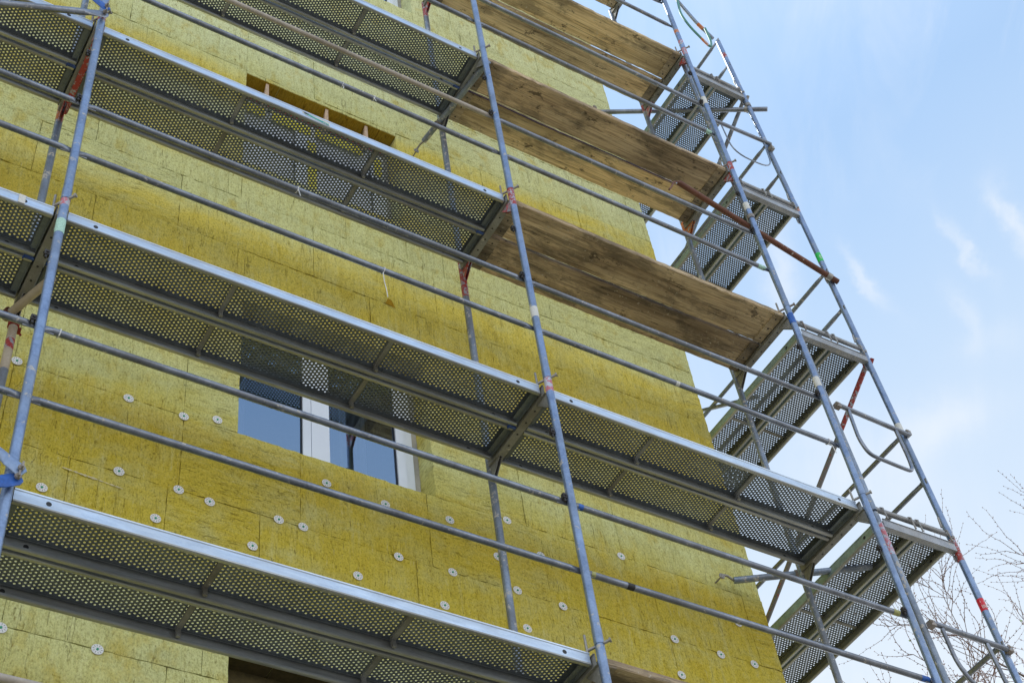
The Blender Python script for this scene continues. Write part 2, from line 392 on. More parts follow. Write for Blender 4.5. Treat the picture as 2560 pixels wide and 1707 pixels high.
front_frame(XB, 4, 'scaffold frame of the middle column under the fourth deck, all plain grey', [(6.0,6.02,1)])
front_frame(XB, 5, 'scaffold frame of the middle column under the fifth deck, inner tube red at its bracket', [], [(9.72,10.0,1)], gi='red')
front_frame(XC, 1, 'scaffold frame of the right column below the lowest deck at the bottom edge')
front_frame(XC, 2, 'scaffold frame of the right column under the second steel deck', [])
front_frame(XC, 3, 'scaffold frame of the right column under the third deck with blue scribble', [], [],
            tapes=[(5.80,5.915,'blue','blue painted scribble on the tube'),(5.08,5.18,'white','white paper tag glued on the tube')])
front_frame(XC, 4, 'scaffold frame of the right column with red and orange brackets under the fourth deck', [(7.88,8.0,1)], [(7.80,8.0,3)], gi='orange', go='red',
            tapes=[(7.29,7.385,'white','white tape round the tube')])
front_frame(XC, 5, 'scaffold frame of the right column with bright pink joint under the fifth deck', [(9.88,10.0,2),(8.0,8.07,1)], [(9.86,10.0,1)], go='red', gi='pink',
            tapes=[(8.965,9.085,'white','white tape round the tube')])
front_frame(XC, 6, 'topmost scaffold frame of the right column against the sky, sunlit near its foot', [(10.0,10.15,2),(10.3,10.36,3)], [])
# red painted side rail along the third left transom
mb = MB(); mb.box((-.004,.04,-.124),(.030,.69,-.1125)); mb.box((.0295,.04,-.1125),(.036,.69,-.052)); mb.build('red_side_plate', M['red'], [o for o in bpy.data.objects if o.get('label','').find('bright red transom') > 0][0])
mb = MB(); mb.box((.030,.03,-.098),(.036,.70,-.052)); mb.build('red_side_plate', M['red'], [o for o in bpy.data.objects if o.get('label','').find('bright pink joint') > 0][0])
mb = MB(); mb.box((.030,.03,-.098),(.036,.70,-.052)); mb.build('red_side_plate', M['red'], [o for o in bpy.data.objects if o.get('label','').find('red and orange brackets') > 0][0])

# ------------------------------------------------------------------ steel decks
def deck_parts(L, W=.298):
    P = {}
    mb = MB(); zt = -.008; th = .0022; a = .0237; hx = a*math.sqrt(3)/2; q = a/math.sqrt(3); r = .0060; mx = .022
    ny = int((W-.050)/a); nxc = int((L-2*mx-2*(q-hx/2))/hx); nxc -= (nxc+1) % 2
    ya = (W-ny*a)/2 + a/4; xs = (L-(nxc-1)*hx)/2
    ring = []
    for k in range(12):
        an = PI/6*k; ro = q if k % 2 == 0 else a/2
        ring.append((ro*math.cos(an), ro*math.sin(an), r*math.cos(an), r*math.sin(an)))
    for ci in range(nxc):
        cx = xs+ci*hx; odd = ci % 2; y00 = ya + (a/2 if odd else 0) - a/4 + a/4
        for j in range(ny):
            cy = y00 + j*a - a/4 + a/4 if False else ya - a/4 + a/4 + (a/2 if odd else 0) + j*a
            mb.add([(cx+p[0],cy+p[1],zt) for p in ring]+[(cx+p[2],cy+p[3],zt) for p in ring]+[(cx+p[2]*1.05,cy+p[3]*1.05,zt-th) for p in ring],
                   [(k,(k+1)%12,12+(k+1)%12,12+k) for k in range(12)]+[(12+k,12+(k+1)%12,24+(k+1)%12,24+k) for k in range(12)])
        yb = ya-a/2 if not odd else ya; yt = yb+ny*a
        if odd: mb.add([(cx-q/2,ya,zt),(cx+q/2,ya,zt),(cx+q,ya-a/2,zt),(cx-q,ya-a/2,zt)], [(0,1,2,3)])
        else: mb.add([(cx-q/2,yt,zt),(cx+q/2,yt,zt),(cx+q,yt+a/2,zt),(cx-q,yt+a/2,zt)], [(0,1,2,3)])
    ys = ya-a/2; yt = ya+ny*a
    xl, xr = xs-q, xs+(nxc-1)*hx+q
    for j in range(ny):
        y = ya+j*a; 
        for (xe, d) in ((xl,1),(xr,-1)): mb.add([(xe,y,zt),(xe,y+a,zt),(xe+d*q/2,y+a/2,zt)], [(0,1,2)])
    mb.add([(0,ys,zt),(xl,ys,zt),(xl,yt,zt),(0,yt,zt)], [(0,1,2,3)]); mb.add([(xr,ys,zt),(L,ys,zt),(L,yt,zt),(xr,yt,zt)], [(0,1,2,3)])
    nr = 1; row = yt-ys
    mb.box((0,.003,zt-.0005),(L,ys,zt)); mb.box((0,ys+nr*row,zt-.0005),(L,W-.003,zt))
    P['sheet'] = mb
    for side in (0, 1):
        mb = MB()
        Y = (lambda y: y) if side == 0 else (lambda y: W-y)
        def bx(ya, yb, za, zb, mi=0, xa=0., xb=L): mb.box((xa,Y(ya),za),(xb,Y(yb),zb), mi)
        # profile: rolled top bead, web with a step, rounded foot, inward lip with upturn
        prof = [(.012,-.0075),(.004,-.0035),(-.001,-.006),(.000,-.012),(.0035,-.016),(.0035,-.066),(.000,-.070),(.001,-.077),(.007,-.080),(.020,-.0795),(.0255,-.076),(.0255,-.066)]
        vs = []; fs = []
        for x in (0, L):
            for (a, b_) in prof: vs.append((x, Y(a), b_))
        # inner skin, 2 mm thick
        for x in (0, L):
            for i, (a, b_) in enumerate(prof):
                p0 = prof[max(i-1,0)]; p1 = prof[min(i+1,len(prof)-1)]
                tx, tz = p1[0]-p0[0], p1[1]-p0[1]; l = math.hypot(tx,tz); nx_, nz = -tz/l, tx/l
                vs.append((x, Y(a+nx_*.002), b_+nz*.002))
        n = len(prof)
        for i in range(n-1):
            fs += [(i,i+1,n+i+1,n+i), (2*n+i,2*n+i+1,3*n+i+1,3*n+i)]
        fs += [(0,2*n,3*n,n), (n-1,3*n-1,4*n-1,2*n-1)]
        for a in (0, n): fs += [(a+i, a+i+1, a+2*n+i+1, a+2*n+i) for i in range(n-1)]
        mb.add(vs, fs, 0, False)
        for q_ in range(len(fs)):
            ii = min(i % n for i in fs[q_])
            if ii >= 5 or ii <= 1: mb.mi[-len(fs)+q_] = 2
        for xh in (.15, L-.15):
            mb.tube([(xh, Y(.0028), -.041),(xh, Y(.0062), -.041)], .0125, 16, 1)  # dark disc as the shade inside a side hole
        P['side%d' % side] = mb
    mb = MB()
    P['stiff'] = []
    for x in (L/3, 2*L/3):
        mb = MB(); mb.box((x-.013,.022,-.024),(x+.013,W-.022,-.010)); mb.box((x-.011,W-.040,-.060),(x+.011,W-.027,-.010)); mb.box((x-.010,W-.046,-.071),(x+.010,W-.032,-.055))
        P['stiff'].append(mb)
    P['ends'] = []
    for xa, d in ((0,-1),(L,1)):
        mb = MB()
        mb.box((xa-.002 if d>0 else xa, .004, -.074),(xa if d>0 else xa+.002, W-.004, -.008))
        mb.box((xa, .03, -.052),(xa-d*.035, W-.03, -.050))
        for y in (.07, W-.07):                                   # claws dropping into the transom
            mb.box((xa, y-.014, -.050),(xa+d*.022, y+.014, -.043)); mb.box((xa+d*.018, y-.012, -.085),(xa+d*.022, y+.012, -.043))
        P['ends'].append(mb)
    return P
def make_deck(L, label, loc, rot=None, group=None, side='flange', far='channel'):
    t = thing('steel_deck', label, 'scaffold deck', loc, group, rot)
    P = deck_parts(L)
    P['sheet'].build('perforated_sheet', M['deck'], t)
    P['side0'].build('side_rail', [M[side], M['dark'], M['channel']], t); P['side1'].build('side_rail', [M[far], M['dark'], M['channel']], t)
    for s in P['stiff']: s.build('stiffener', M['transom'], t)
    for e in P['ends']: e.build('end_plate', M['deck'], t)
    return t
LAB, LBC = XB-XA-.075, XC-XB-.075
LE = 2.88
ZD = -.022
YO, YN = .043, .356
GD = 'perforated steel decks of the scaffold'
d_ab_o = make_deck(LAB, 'outer perforated steel deck of the lowest level, left of the middle post', (XA+.0375, YO, 2+ZD), group=GD)
d_ab_i = make_deck(LAB, 'inner perforated steel deck of the lowest level, nearest the wall, left of the middle post', (XA+.0375, YN, 2+ZD), group=GD, side='channel')
for k in (2,3,4):
    dup(d_ab_o, 'outer perforated steel deck of the %s level between left and middle post columns' % NM[k], (XA+.0375, YO, 2*k+ZD))
    dup(d_ab_i, 'inner perforated steel deck of the %s level between left and middle columns, beside the wall' % NM[k], (XA+.0375, YN, 2*k+ZD))
for k in (1,2,3):
    dup(d_ab_o, 'outer perforated steel deck at the left picture edge, %s level' % NM[k], (XA-LAB-.0375, YO, 2*k+ZD))
    dup(d_ab_i, 'inner perforated steel deck at the left picture edge, %s level, beside the wall' % NM[k], (XA-LAB-.0375, YN, 2*k+ZD))
make_deck(LBC, 'outer perforated steel deck right of the middle post, with faint red drips', (XB+.0375, YO, 4+ZD), group=GD)
make_deck(LBC, 'inner perforated steel deck right of the middle post, beside the wall', (XB+.0375, YN, 4+ZD), group=GD, side='channel')

# ------------------------------------------------------------------ wooden boards (right bay)
def make_board(L, W, label, loc, mat, seed, pale=False):
    rnd = random.Random(seed)
    t = thing('wooden_board', label, 'scaffold board', loc, 'wooden scaffold boards of the right bay')
    mb = MB(); n = 48; th = .046
    vs = []; prof = [(0,.006),(.006,0),(W-.006,0),(W,.006),(W,th-.006),(W-.006,th),(.006,th),(0,th-.006)]
    for i in range(n+1):
        x = L*i/n; ch = [rnd.uniform(-.0018,.0018) for _ in range(4)]
        if rnd.random() < .12: ch[rnd.randrange(2)] += rnd.uniform(.003,.009)
        for j, (y, z) in enumerate(prof):
            dy = ch[0] if j in (0,7) else -ch[1] if j in (3,4) else 0
            dz = ch[2]*.5 if z < .01 else 0
            vs.append((x, y+(dy if y < W/2 else dy), z+dz - .012*math.sin(PI*i/n)))
    fs = [(i*8+j, i*8+(j+1)%8, (i+1)*8+(j+1)%8, (i+1)*8+j) for i in range(n) for j in range(8)]
    fs += [tuple(range(8))[::-1], tuple(n*8+j for j in range(8))]
    mb.add(vs, fs); mb.build('plank', M[mat], t)
    for xa in (.005, L-.085):
        mb = MB(); mb.bbox((xa,.004,-.010),(xa+.080,W-.004,.004), .003)
        for y in (.05, W/2, W-.05): mb.tube([(xa+.04,y,-.0125),(xa+.04,y,-.009)], .007, 8, 1)
        mb.build('end_batten', [M['batten'], M['iron']], t)
    return t
LB = XC-XB-.06
bm_ = {1:('wood_dark','wood_dark'), 3:('wood','wood_dark'), 4:('wood_dark','wood_pale'), 5:('wood_pale','wood'), 6:('wood','wood')}
btxt = {1:('at the bottom edge right of the middle post','at the bottom edge near the wall'), 3:('third level, streaked with brown stains','third level, dark, nearest the wall'),
        4:('fourth level, dark brown and blotched','fourth level, pale ochre, above the rusty tube'), 5:('fifth level, pale with a black smear','fifth level, mottled brown, nearest the wall'),
        6:('topmost level against the sky at the top edge','topmost level near the wall, top edge')}
for k in (1,3,4,5,6):
    for j, y in enumerate((.034, .356)):
        make_board(LB, .302, ('outer' if j == 0 else 'inner') + ' wooden board of the ' + btxt[k][j] if k > 1 else ('outer' if j == 0 else 'inner') + ' wooden board ' + btxt[k][j],
                   (XB+.030, y, 2*k-.078), bm_[k][j], k*10+j)
def stain(x, y, k, sx, sy, seed, mat='dark'):
    rnd = random.Random(seed); mb = MB(); z = 0
    n = 26; pts = []
    for i in range(n):
        a = 2*PI*i/n; q = rnd.uniform(.55, 1.15); pts.append((sx*q*math.cos(a), sy*q*math.sin(a), 0))
    mb.add(pts + [(0,0,0)], [(i,(i+1)%n,n) for i in range(n)]); return mb

# ------------------------------------------------------------------ guardrails
def rail_thing(L, label, loc, mat='rail', rot=None, group='guardrail tubes of the scaffold', over=.075):
    """tube with flattened, drilled ends that overlap the posts"""
    t = thing('guardrail', label, 'guardrail', loc, group, rot)
    mb = MB(); r = .0185
    mb.tube([(.14-over,0,0),(L-.14+over,0,0)], r, 16, 0, caps=False); 
    mb.build('tube', M[mat], t)
    for s in (0, 1):
        mb = MB()
        xs = [.14, .115, .085, .05, .0]; fl = [(1,1),(.72,1.12),(.36,1.26),(.26,1.3),(.26,1.3)]
        px = [(x-over if s == 0 else L-x+over) for x in xs]
        mb.tube([(x,0,0) for x in px], r, 16, 0, flat=fl)
        hx = .055-over if s == 0 else L-.055+over
        mb.tube([(hx,-.0060,0),(hx,.0060,0)], .0065, 10, 1)  # bolt hole is a dark disc, its shade given as colour
        mb.build('flattened_end', [M[mat], M['dark']], t)
    return t
YR = .034
def zr(k, h): return 2*k + (1.005 if h == 1 else .512)
def hname(h): return 'upper' if h == 1 else 'lower'
rab = rail_thing(XB-XA, 'lower grey guardrail above the lowest deck, between left and middle posts', (XA, YR, zr(1,.5)))
rbc = rail_thing(XC-XB, 'lower grey guardrail above the lowest boards, right bay, with yellow paint marks', (XB, YR, zr(1,.5)))
for k, h in ((1,1),(2,.5),(2,1),(3,.5)):
    dup(rab, '%s guardrail above the %s steel deck, between left and middle posts' % (hname(h), NM[k]), (XA, YR, zr(k,h)))
rail_thing(XB-XA, 'dusty tan upper guardrail crossing below the fourth steel deck, left bay', (XA, YR, zr(3,1)), 'tan')
rail_thing(XB-XA, 'pale upper guardrail cut off by the lower left corner', (XA, YR, zr(0,1)), 'tan')
for k, h in ((1,1),(2,.5),(2,1),(3,.5),(3,1),(4,.5),(4,1),(5,.5),(5,1)):
    dup(rbc, '%s guardrail above the %s deck, between middle and right posts' % (hname(h), NM[k]), (XB, YR, zr(k,h)))
for k, h in ((1,.5),(1,1),(2,.5),(2,1)):
    dup(rab, '%s guardrail above the %s deck, running off the left edge' % (hname(h), NM[k]), (XA-(XB-XA), YR, zr(k,h)))
dup(rab, 'upper guardrail above the fourth deck at the top edge, left bay', (XA, YR, zr(4,.5)))
def near_rail(k, h, X): return [o for o in bpy.data.objects if o.name.startswith('guardrail') and abs(o.location.x-X) < .01 and abs(o.location.z-zr(k,h)) < .01 and o.parent is None][0]
def rail_band(k, h, X, x0, x1, mat, label, name='paint_mark'):
    mb = MB(); mb.tube([(x0,0,0),(x1,0,0)], .0192, 16, 0, caps=False); o = mb.build(name, M[mat], near_rail(k,h,X)); o['label'] = label
rail_band(1,1,XB,.062,.095,'blue','blue painted rail end')
rail_band(1,.5,XB,.06,.085,'yellow_paint','yellow painted rail end')
rail_band(1,1,XB,XC-XB-.11,XC-XB-.06,'yellow_paint','yellow painted rail end')
rail_band(1,.5,XB,XC-XB-.09,XC-XB-.03,'blue','blue painted rail end')
rail_band(1,.5,XB,.29,.335,'dark','black rubber scuff')
rail_band(2,.5,XB,1.085,1.115,'white_tape','white sticker round the rail','sticker')
rail_band(3,.5,XB,XC-XB-.11,XC-XB-.04,'pale_green_tape','pale green tape on the rail end','tape_band')
rail_band(4,.5,XB,XC-XB-.10,XC-XB-.04,'pale_green_tape','pale green tape on the rail end','tape_band')

# ------------------------------------------------------------------ end scaffold (round the corner)
TILT = -.0235
def xD(z): return 6.42 + TILT*z
XW = .71
YE = .10
EZ = {1:2.05, 2:4.0, 3:5.97, 4:7.915, 5:9.87}
ROT = (0, math.atan(TILT), 0)
def end_frame(k, label, Y=YE, dbands=(), cbands=(), utr='endsteel', pinmat='clamp', ctop=None, dtop=None, near=True):
    z = EZ[k]; h = 1.955
    t = thing('end_scaffold', label, 'scaffold frame', (xD(z)-XW, Y, z), 'scaffold frames of the end face', ROT)
    dm = standard_mesh([(a-z, b-z, m) for a, b, m in dbands], -h, (dtop or 0)); cm = standard_mesh([(a-z, b-z, m) for a, b, m in cbands], -h, (ctop or 0), base=5)
    dm.build('outer_standard', FR_SLOTS, t, (XW,0,0)); cm.build('inner_standard', FR_SLOTS, t)
    mb = MB(); mb.tube([(.02,0,.045),(XW-.02,0,.045)], .0195, 16); mb.build('top_tube', M['endsteel'], t)
    mb = MB(); x0, x1 = .024, XW-.024
    mb.box((x0,-.022,-.128),(x1,.022,-.125)); mb.box((x0,-.022,-.125),(x1,-.019,-.062)); mb.box((x0,.019,-.125),(x1,.022,-.062)); mb.box((x0,-.028,-.062),(x1,-.019,-.059))
    mb.build('transom', M[utr], t)
    if near:
        for x in (.065, .32, .385, .66):
            mb = MB(); mb.tube([(x,-.012,.062),(x+.002,-.030,.045),(x+.006,-.032,-.055)], .0068, 8); mb.build('hook_pin', M['clamp'], t)
        mb = MB(); mb.tube([(.620,-.028,.065),(.630,-.028,.155)], .007, 8); mb.tube([(.70,-.03,.0),(.76,.03,.0)], .010, 8); mb.build('toe_board_pin', M['clamp'], t)
        mb = MB(); mb.box((XW-.035,.02,-.19),(XW+.0,.026,-.129)); mb.box((0,.02,-.19),(.035,.026,-.129)); mb.build('gusset', M[utr], t)
    return t
e1 = end_frame(1, 'end scaffold frame below the lowest end platform, beside the bare tree')
e2 = end_frame(2, 'end scaffold frame of the lowest end platform, with red painted corners', dbands=[(3.80,4.02,1)], cbands=[(3.62,3.90,2)])
e3 = end_frame(3, 'end scaffold frame of the second end platform, white tag on its outer post', dbands=[])
e4 = end_frame(4, 'end scaffold frame of the third end platform, green sticker on its outer post', dbands=[(7.86,7.93,3)], cbands=[(6.3,7.4,5)])
e5 = end_frame(5, 'topmost end scaffold frame against the sky, with red tape near its tip', dtop=1.03, ctop=.08, cbands=[(8.9,9.87,5)], dbands=[(10.55,10.64,1)])
band(e3, 5.045-5.97, 5.15-5.97, 'white', x=XW, label='white paper tag glued on the tube')
o = band(e4, 7.145-7.915, 7.26-7.915, 'green', x=XW, name='sticker', label='bright green sticker with a small white mark')
mb = MB(); s_ = .016                                             # white little tree-like mark on the green sticker
ang = R(-118)
def on_post(u, v, r=RS+.0016):
    a = ang + u/r; return (XW + r*math.cos(a), r*math.sin(a), v)
def post_shape(parent, z, polys, mat):
    mb = MB()
    for pl in polys: mb.add([on_post(u, z+v) for u, v in pl], [tuple(range(len(pl)))])
    return mb.build('white_mark', M[mat], parent)
post_shape(e4, 7.20-7.915, [[(-.003,-.03),(.003,-.03),(.003,-.005),(-.003,-.005)],[(-.011,-.006),(.011,-.006),(0,.012)],[(-.008,.008),(.008,.008),(0,.026)]], 'white_tape')
e2b = band(e2, 3.365-4.0, 3.465-4.0, 'red', x=XW, name='sticker', label='red band with white lettering strokes')
post_shape(e2, 3.415-4.0, [[(-.016+i*.009,-.035),(-.012+i*.009,-.035),(-.012+i*.009,-.008),(-.016+i*.009,-.008)] for i in range(4)] + [[(-.016,.0),(.016,.0),(.016,.005),(-.016,.005)],[(-.016,.014),(.010,.014),(.010,.030),(-.016,.030)]], 'white_tape')
ZE = {k: v-.008 for k, v in EZ.items()}
def end_x(z): return xD(z)-XW
GE = 'steel decks of the end scaffold'
de = make_deck(LE, 'left perforated deck of the lowest end platform, greenish side edge', (end_x(4.0)+.345, YE+.035, ZE[2]), rot=(0,0,PI/2), group=GE, side='channel', far='green_zinc')
for k in (2,3,4,5):
    z = EZ[k]
    pn = {2:'lowest', 3:'second', 4:'third', 5:'topmost'}[k]
    if k == 2: de.location = (end_x(z)+.040+.298, YE+.035, ZE[k])
    else: dup(de, 'perforated deck on the building side of the %s end platform' % pn, (end_x(z)+.040+.298, YE+.035, ZE[k]))
    dup(de, 'perforated deck on the open side of the %s end platform' % pn, (end_x(z)+.040+.298+.318, YE+.035, ZE[k]))
# far frames of the end bay
for k in (2,3,4,5):
    end_frame(k, 'far end frame behind the building corner, %s platform' % {2:'lowest', 3:'second', 4:'third', 5:'topmost'}[k], Y=YE+2.95, near=False)
# rails on the open side of the end bay, running away from the camera
for k in (1,2,3,4,5):
    for h in (.56, 1.045):
        z = EZ[k]+h
        pn = {1:'below the lowest end platform', 2:'above the lowest end platform', 3:'above the second end platform', 4:'above the third end platform', 5:'above the topmost end platform'}[k]
        if k == 1 and h < 1: continue
        t = rail_thing(2.95, '%s guardrail on the open side %s' % ('lower' if h < 1 else 'upper', pn), (xD(z)-.012, YE, z), rot=(0,0,PI/2), group='guardrails of the end scaffold', mat='inner' if k in (3,5) else 'rail', over=.03)
        mb = MB(); mb.box((-.005,-.035,-.028),(.020,-.005,.012)); mb.tube([(-.03,.0,.018),(.03,.0,.018)], .006, 8); mb.build('hook', M['clamp'], t)
def loose_tube(name, label, cat, pts, r, mat, group=None, flatends=False, n=16):
    p0 = Vector(pts[0]); t = thing(name, label, cat, p0, group)
    mb = MB(); mb.tube([Vector(p)-p0 for p in pts], r, n)
    mb.build('tube', M[mat], t)
    return t
# diagonal braces on the open side
for (za, zb, lb, mt) in ((5.88, 4.05, 'red topped diagonal brace descending from the second end platform', 'brace_red'), (9.80, 7.98, 'light grey diagonal brace descending from the topmost end platform', 'inner')):
    a = Vector((xD(za)+.0, YE+.02, za)); bq = Vector((xD(zb)+.0, YE+2.93, zb))
    t = loose_tube('diagonal_brace', lb, 'diagonal brace', [a, bq], .0205, mt, 'diagonal braces of the end scaffold')
    if mt == 'brace_red':
        d = (bq-a).normalized(); mb = MB(); mb.tube([d*.0, d*.55], .0209, 16); mb.build('painted_end', M['red'], t)
    mb = MB(); mb.tube([(.03,-.05,.03),(.03,.03,-.03)], .016, 10); mb.box((-.03,-.03,-.02),(.03,.02,.04)); mb.build('end_clamp', M['redrust'] if mt == 'brace_red' else M['clamp'], t)
# end guards (tube + hanging loop)
def arc(pts, n=6):
    """round the corners of a polyline"""
    pts = [Vector(p) for p in pts]; out = [pts[0]]
    for i in range(1, len(pts)-1):
        a, b_, c = pts[i-1], pts[i], pts[i+1]; d = min((a-b_).length, (c-b_).length)*.42; p = b_+(a-b_).normalized()*d; q = b_+(c-b_).normalized()*d
        for j in range(n+1):
            s = j/n; out.append(p*(1-s)**2 + b_*2*s*(1-s) + q*s*s)
    out.append(pts[-1]); return out
def end_guard(label, z, loop, r, x0, x1, mat='rail', z2=None):
    t = thing('end_guard', label, 'end guardrail', (x0, YE, z), 'end guards of the end scaffold')
    p0 = Vector((x0,YE,z))
    mb = MB(); mb.tube([(0,-.045,0),(x1-x0,-.045,(z2 or z)-z)], .0185, 16); mb.build('top_tube', M[mat], t)
    mb = MB(); mb.tube([p-p0+Vector((0,-.045,0)) for p in arc(loop)], r, 10); mb.build('loop', M[mat], t)
    for x in (-.005, x1-x0):
        mb = MB(); mb.box((x-.03,-.062,-.03),(x+.012,-.02,.012)); mb.tube([(x-.03,-.07,-.01),(x+.03,-.03,.02)], .007, 8); mb.build('clamp', M['clamp'], t)
    return t
end_guard('end guard with round-cornered loop, middle of the right edge area above lowest end platform', 5.045, [(5.73,YE,5.03),(5.715,YE,4.72),(5.76,YE,4.585),(6.02,YE,4.575),(6.17,YE,4.575),(6.185,YE,4.72),(6.178,YE,5.01)], .0145, 5.645, 6.315, z2=5.02)
end_guard('end guard with hanging loop near the bottom right corner by the tree', 3.045, [(5.758,YE,3.02),(5.765,YE,2.76),(5.85,YE,2.60),(6.10,YE,2.59),(6.165,YE,2.66),(6.140,YE,3.02)], .0145, 5.69, 6.355, z2=3.035)
end_guard('end guard with thin rod loop below the topmost end platform', 8.86, [(6.119,YE,8.90),(6.084,YE,8.41),(5.63,YE,8.385),(5.61,YE,8.83)], .0065, 5.524, 6.21, z2=8.925)
t = thing('loose_end_guard', 'loose green and grey tube loop with orange bands hanging at the top edge', 'end guardrail', (5.70,.05,11.3), None)
o0 = Vector((5.70,.05,11.3))
mb = MB(); mb.tube([Vector(p)-o0 for p in ((5.66,.05,11.55),(5.72,.05,11.31),(5.869,.05,11.0),(6.029,.05,10.79))], .0185, 14); mb.build('top_tube', M['inner'], t)
mb = MB(); mb.tube([p-o0 for p in arc([(5.70,.02,11.5),(5.633,.02,10.92),(5.70,.02,10.70),(5.892,.02,10.43),(5.935,.02,10.60),(5.928,.02,10.87)])], .0125, 12); mb.build('loop', M['greenpaint'], t)
for a, b_, y in (((5.885,10.975),(5.935,10.91),.05),):
    mb = MB(); mb.tube([Vector((a[0],y,a[1]))-o0, Vector((b_[0],y,b_[1]))-o0], .0192, 14); mb.build('orange_band', M['orange'], t)
mb = MB(); mb.tube([Vector((5.80,.02,10.556))-o0, Vector((5.868,.02,10.463))-o0], .0133, 12); mb.build('orange_band', M['orange'], t)

# ------------------------------------------------------------------ loose tubes, ties and clamps
def clamp_ring(name, p, axis, r, mat, parent, o0, bolt=True):
    mb = MB(); a = Vector(axis).normalized(); p = Vector(p)-Vector(o0)
    mb.tube([p-a*.022, p+a*.022], r+.007, 16)
    if bolt:
        u = a.orthogonal().normalized()
        mb.box(tuple(p+u*(r+.02)-Vector((.014,.014,.014))), tuple(p+u*(r+.02)+Vector((.014,.014,.014))))
        mb.tube([p+u*(r+.01)-a.cross(u)*.0, p+u*(r+.055)], .007, 8)
    return mb.build(name, M[mat], parent)
def tie(label, pts, mat, rings=(), eye=None, r=.0242, name='tie_tube'):
    t = loose_tube(name, label, 'scaffold tube', pts, r, mat)
    o0 = pts[0]
    for p, ax, cm in rings: clamp_ring('coupler', p, ax, r if ax != (0,0,1) else RS, cm, t, o0)
    if eye:
        e = Vector(eye)-Vector(o0); st = Vector(eye[0:3])
        mb = MB(); d = (Vector(pts[-1])-Vector(eye)); d.normalize()
        mb.tube([e, e+Vector((0,-.07,0))], .006, 8)
        ring = [e+Vector((0,-.085,0))+Vector((.018*math.cos(a*PI/6),.0,.018*math.sin(a*PI/6))) for a in range(13)]
        mb.tube(ring, .0065, 8, caps=False)
        pe = Vector(pts[-1])-Vector(o0); mb.tube([pe, (pe+ring[3])/2+Vector((0,0,.012)), ring[3]+Vector((0,0,-.004)), ring[9]], .009, 8)
        mb.build('eye_bolt', M['clamp'], t)
    return t
def lerp(a, b, s): return tuple(Vector(a).lerp(Vector(b), s))
ca, cb = (5.92,.515,3.969), (5.09,1.022,3.969)
tie('dark steel wall tie clamped under the second deck near the building corner', [ca, cb], 'inner', [((5.475,.785,3.969), Vector(ca)-Vector(cb), 'clamp'), ((5.452,.712,3.97), (0,0,1), 'clamp')], (4.98,1.10,3.965))
ca, cb = (6.33,.005,9.565), (5.10,1.06,10.16)
tie('long grey wall tie crossing to the outer end post under the fifth deck', [ca, cb], 'rail', [((5.487,.728,9.99), (0,0,1), 'clamp'), ((6.185,.125,9.635), Vector(ca)-Vector(cb), 'clamp'), ((6.19,.10,9.66),(0,0,1),'clamp')], (5.08,1.10,10.18))
ca, cb = (3.005,.02,7.868), (2.896,.905,7.868)
tie('grey wall tie under the fourth deck reaching to the facade eye bolt', [ca, cb], 'inner', [((2.925,.70,7.868), Vector(ca)-Vector(cb), 'clamp')], (2.885,1.10,7.868))
ca, cb = (.085,.37,3.825), (-.05,.735,3.825)
tie('short beige tube clamped beside the left inner post', [ca, cb], 'beige', [((-.045,.70,3.825), Vector(ca)-Vector(cb), 'rust'), ((0,.712,3.77), (0,0,1), 'redrust')])
ca, cb = (6.275,.148,6.865), (4.752,.148,7.35)
ca, cb = (6.285,.052,6.858), (4.761,.052,7.341)
t = tie('rusty brown tube with hooked end clamped to the right corner posts', [ca, cb], 'rust', [((5.43,0,7.19), (0,0,1), 'clamp'), ((6.235,.09,6.93), (0,0,1), 'clamp'), ((6.20,.052,6.885), Vector(ca)-Vector(cb), 'clamp')])
mb = MB(); o0 = Vector(ca); mb.tube([p-o0 for p in arc([(4.78,.052,7.335),(4.74,.03,7.31),(4.68,.03,7.262),(4.64,.03,7.17),(4.600,.03,7.105)])], .0075, 8); mb.build('hook', M['rust'], t)
# far tie seen over the building corner
tie('thin grey cross tube at the building corner beyond the second end platform', [(6.25,1.25,6.62), (6.25,2.6,7.60)], 'rail', r=.0185)
# braces at the left column
def brace(label, a, b_, mat, endmat, group='diagonal braces at the left column'):
    a, b_ = Vector(a), Vector(b_); t = thing('diagonal_brace', label, 'diagonal brace', a, group); d = (b_-a).normalized()
    mb = MB(); mb.tube([d*.15, b_-a], .0215, 16, 0); mb.build('tube', M[mat], t)
    mb = MB(); mb.tube([d*s for s in (-.022,.0,.06,.10,.15)], .0215, 16, 0, flat=[(.22,.9),(.22,1.6),(.22,1.6),(.55,1.3),(1,1)] if abs(d.z) < .9 else None); mb.build('flattened_end', M[endmat], t)
    mb = MB(); mb.tube([(0,.02,0),(0,-.03,0)], .007, 8); mb.tube([(0,-.012,0),(0,-.024,0)], .015, 6); mb.box((-.004,-.045,-.016),(.004,-.024,.012)); mb.build('bolt', M['clamp'], t)
    return t
brace('grey diagonal brace leaving the top of the left post towards the left edge', (0,-.052,5.945), (-2.95,-.052,4.06), 'rail', 'rail')
brace('blue painted brace end rising from the top of the left post', (0.0,-.066,6.0), (-2.95,-.066,7.95), 'blue', 'blue')
brace('light grey brace end bolted near the foot of the left post', (.022,-.064,1.97), (-2.93,-.064,3.93), 'post', 'post')
brace('blue diagonal brace end bolted at the foot of the left post', (.018,-.050,1.93), (-2.93,-.050,.02), 'blue', 'blue')

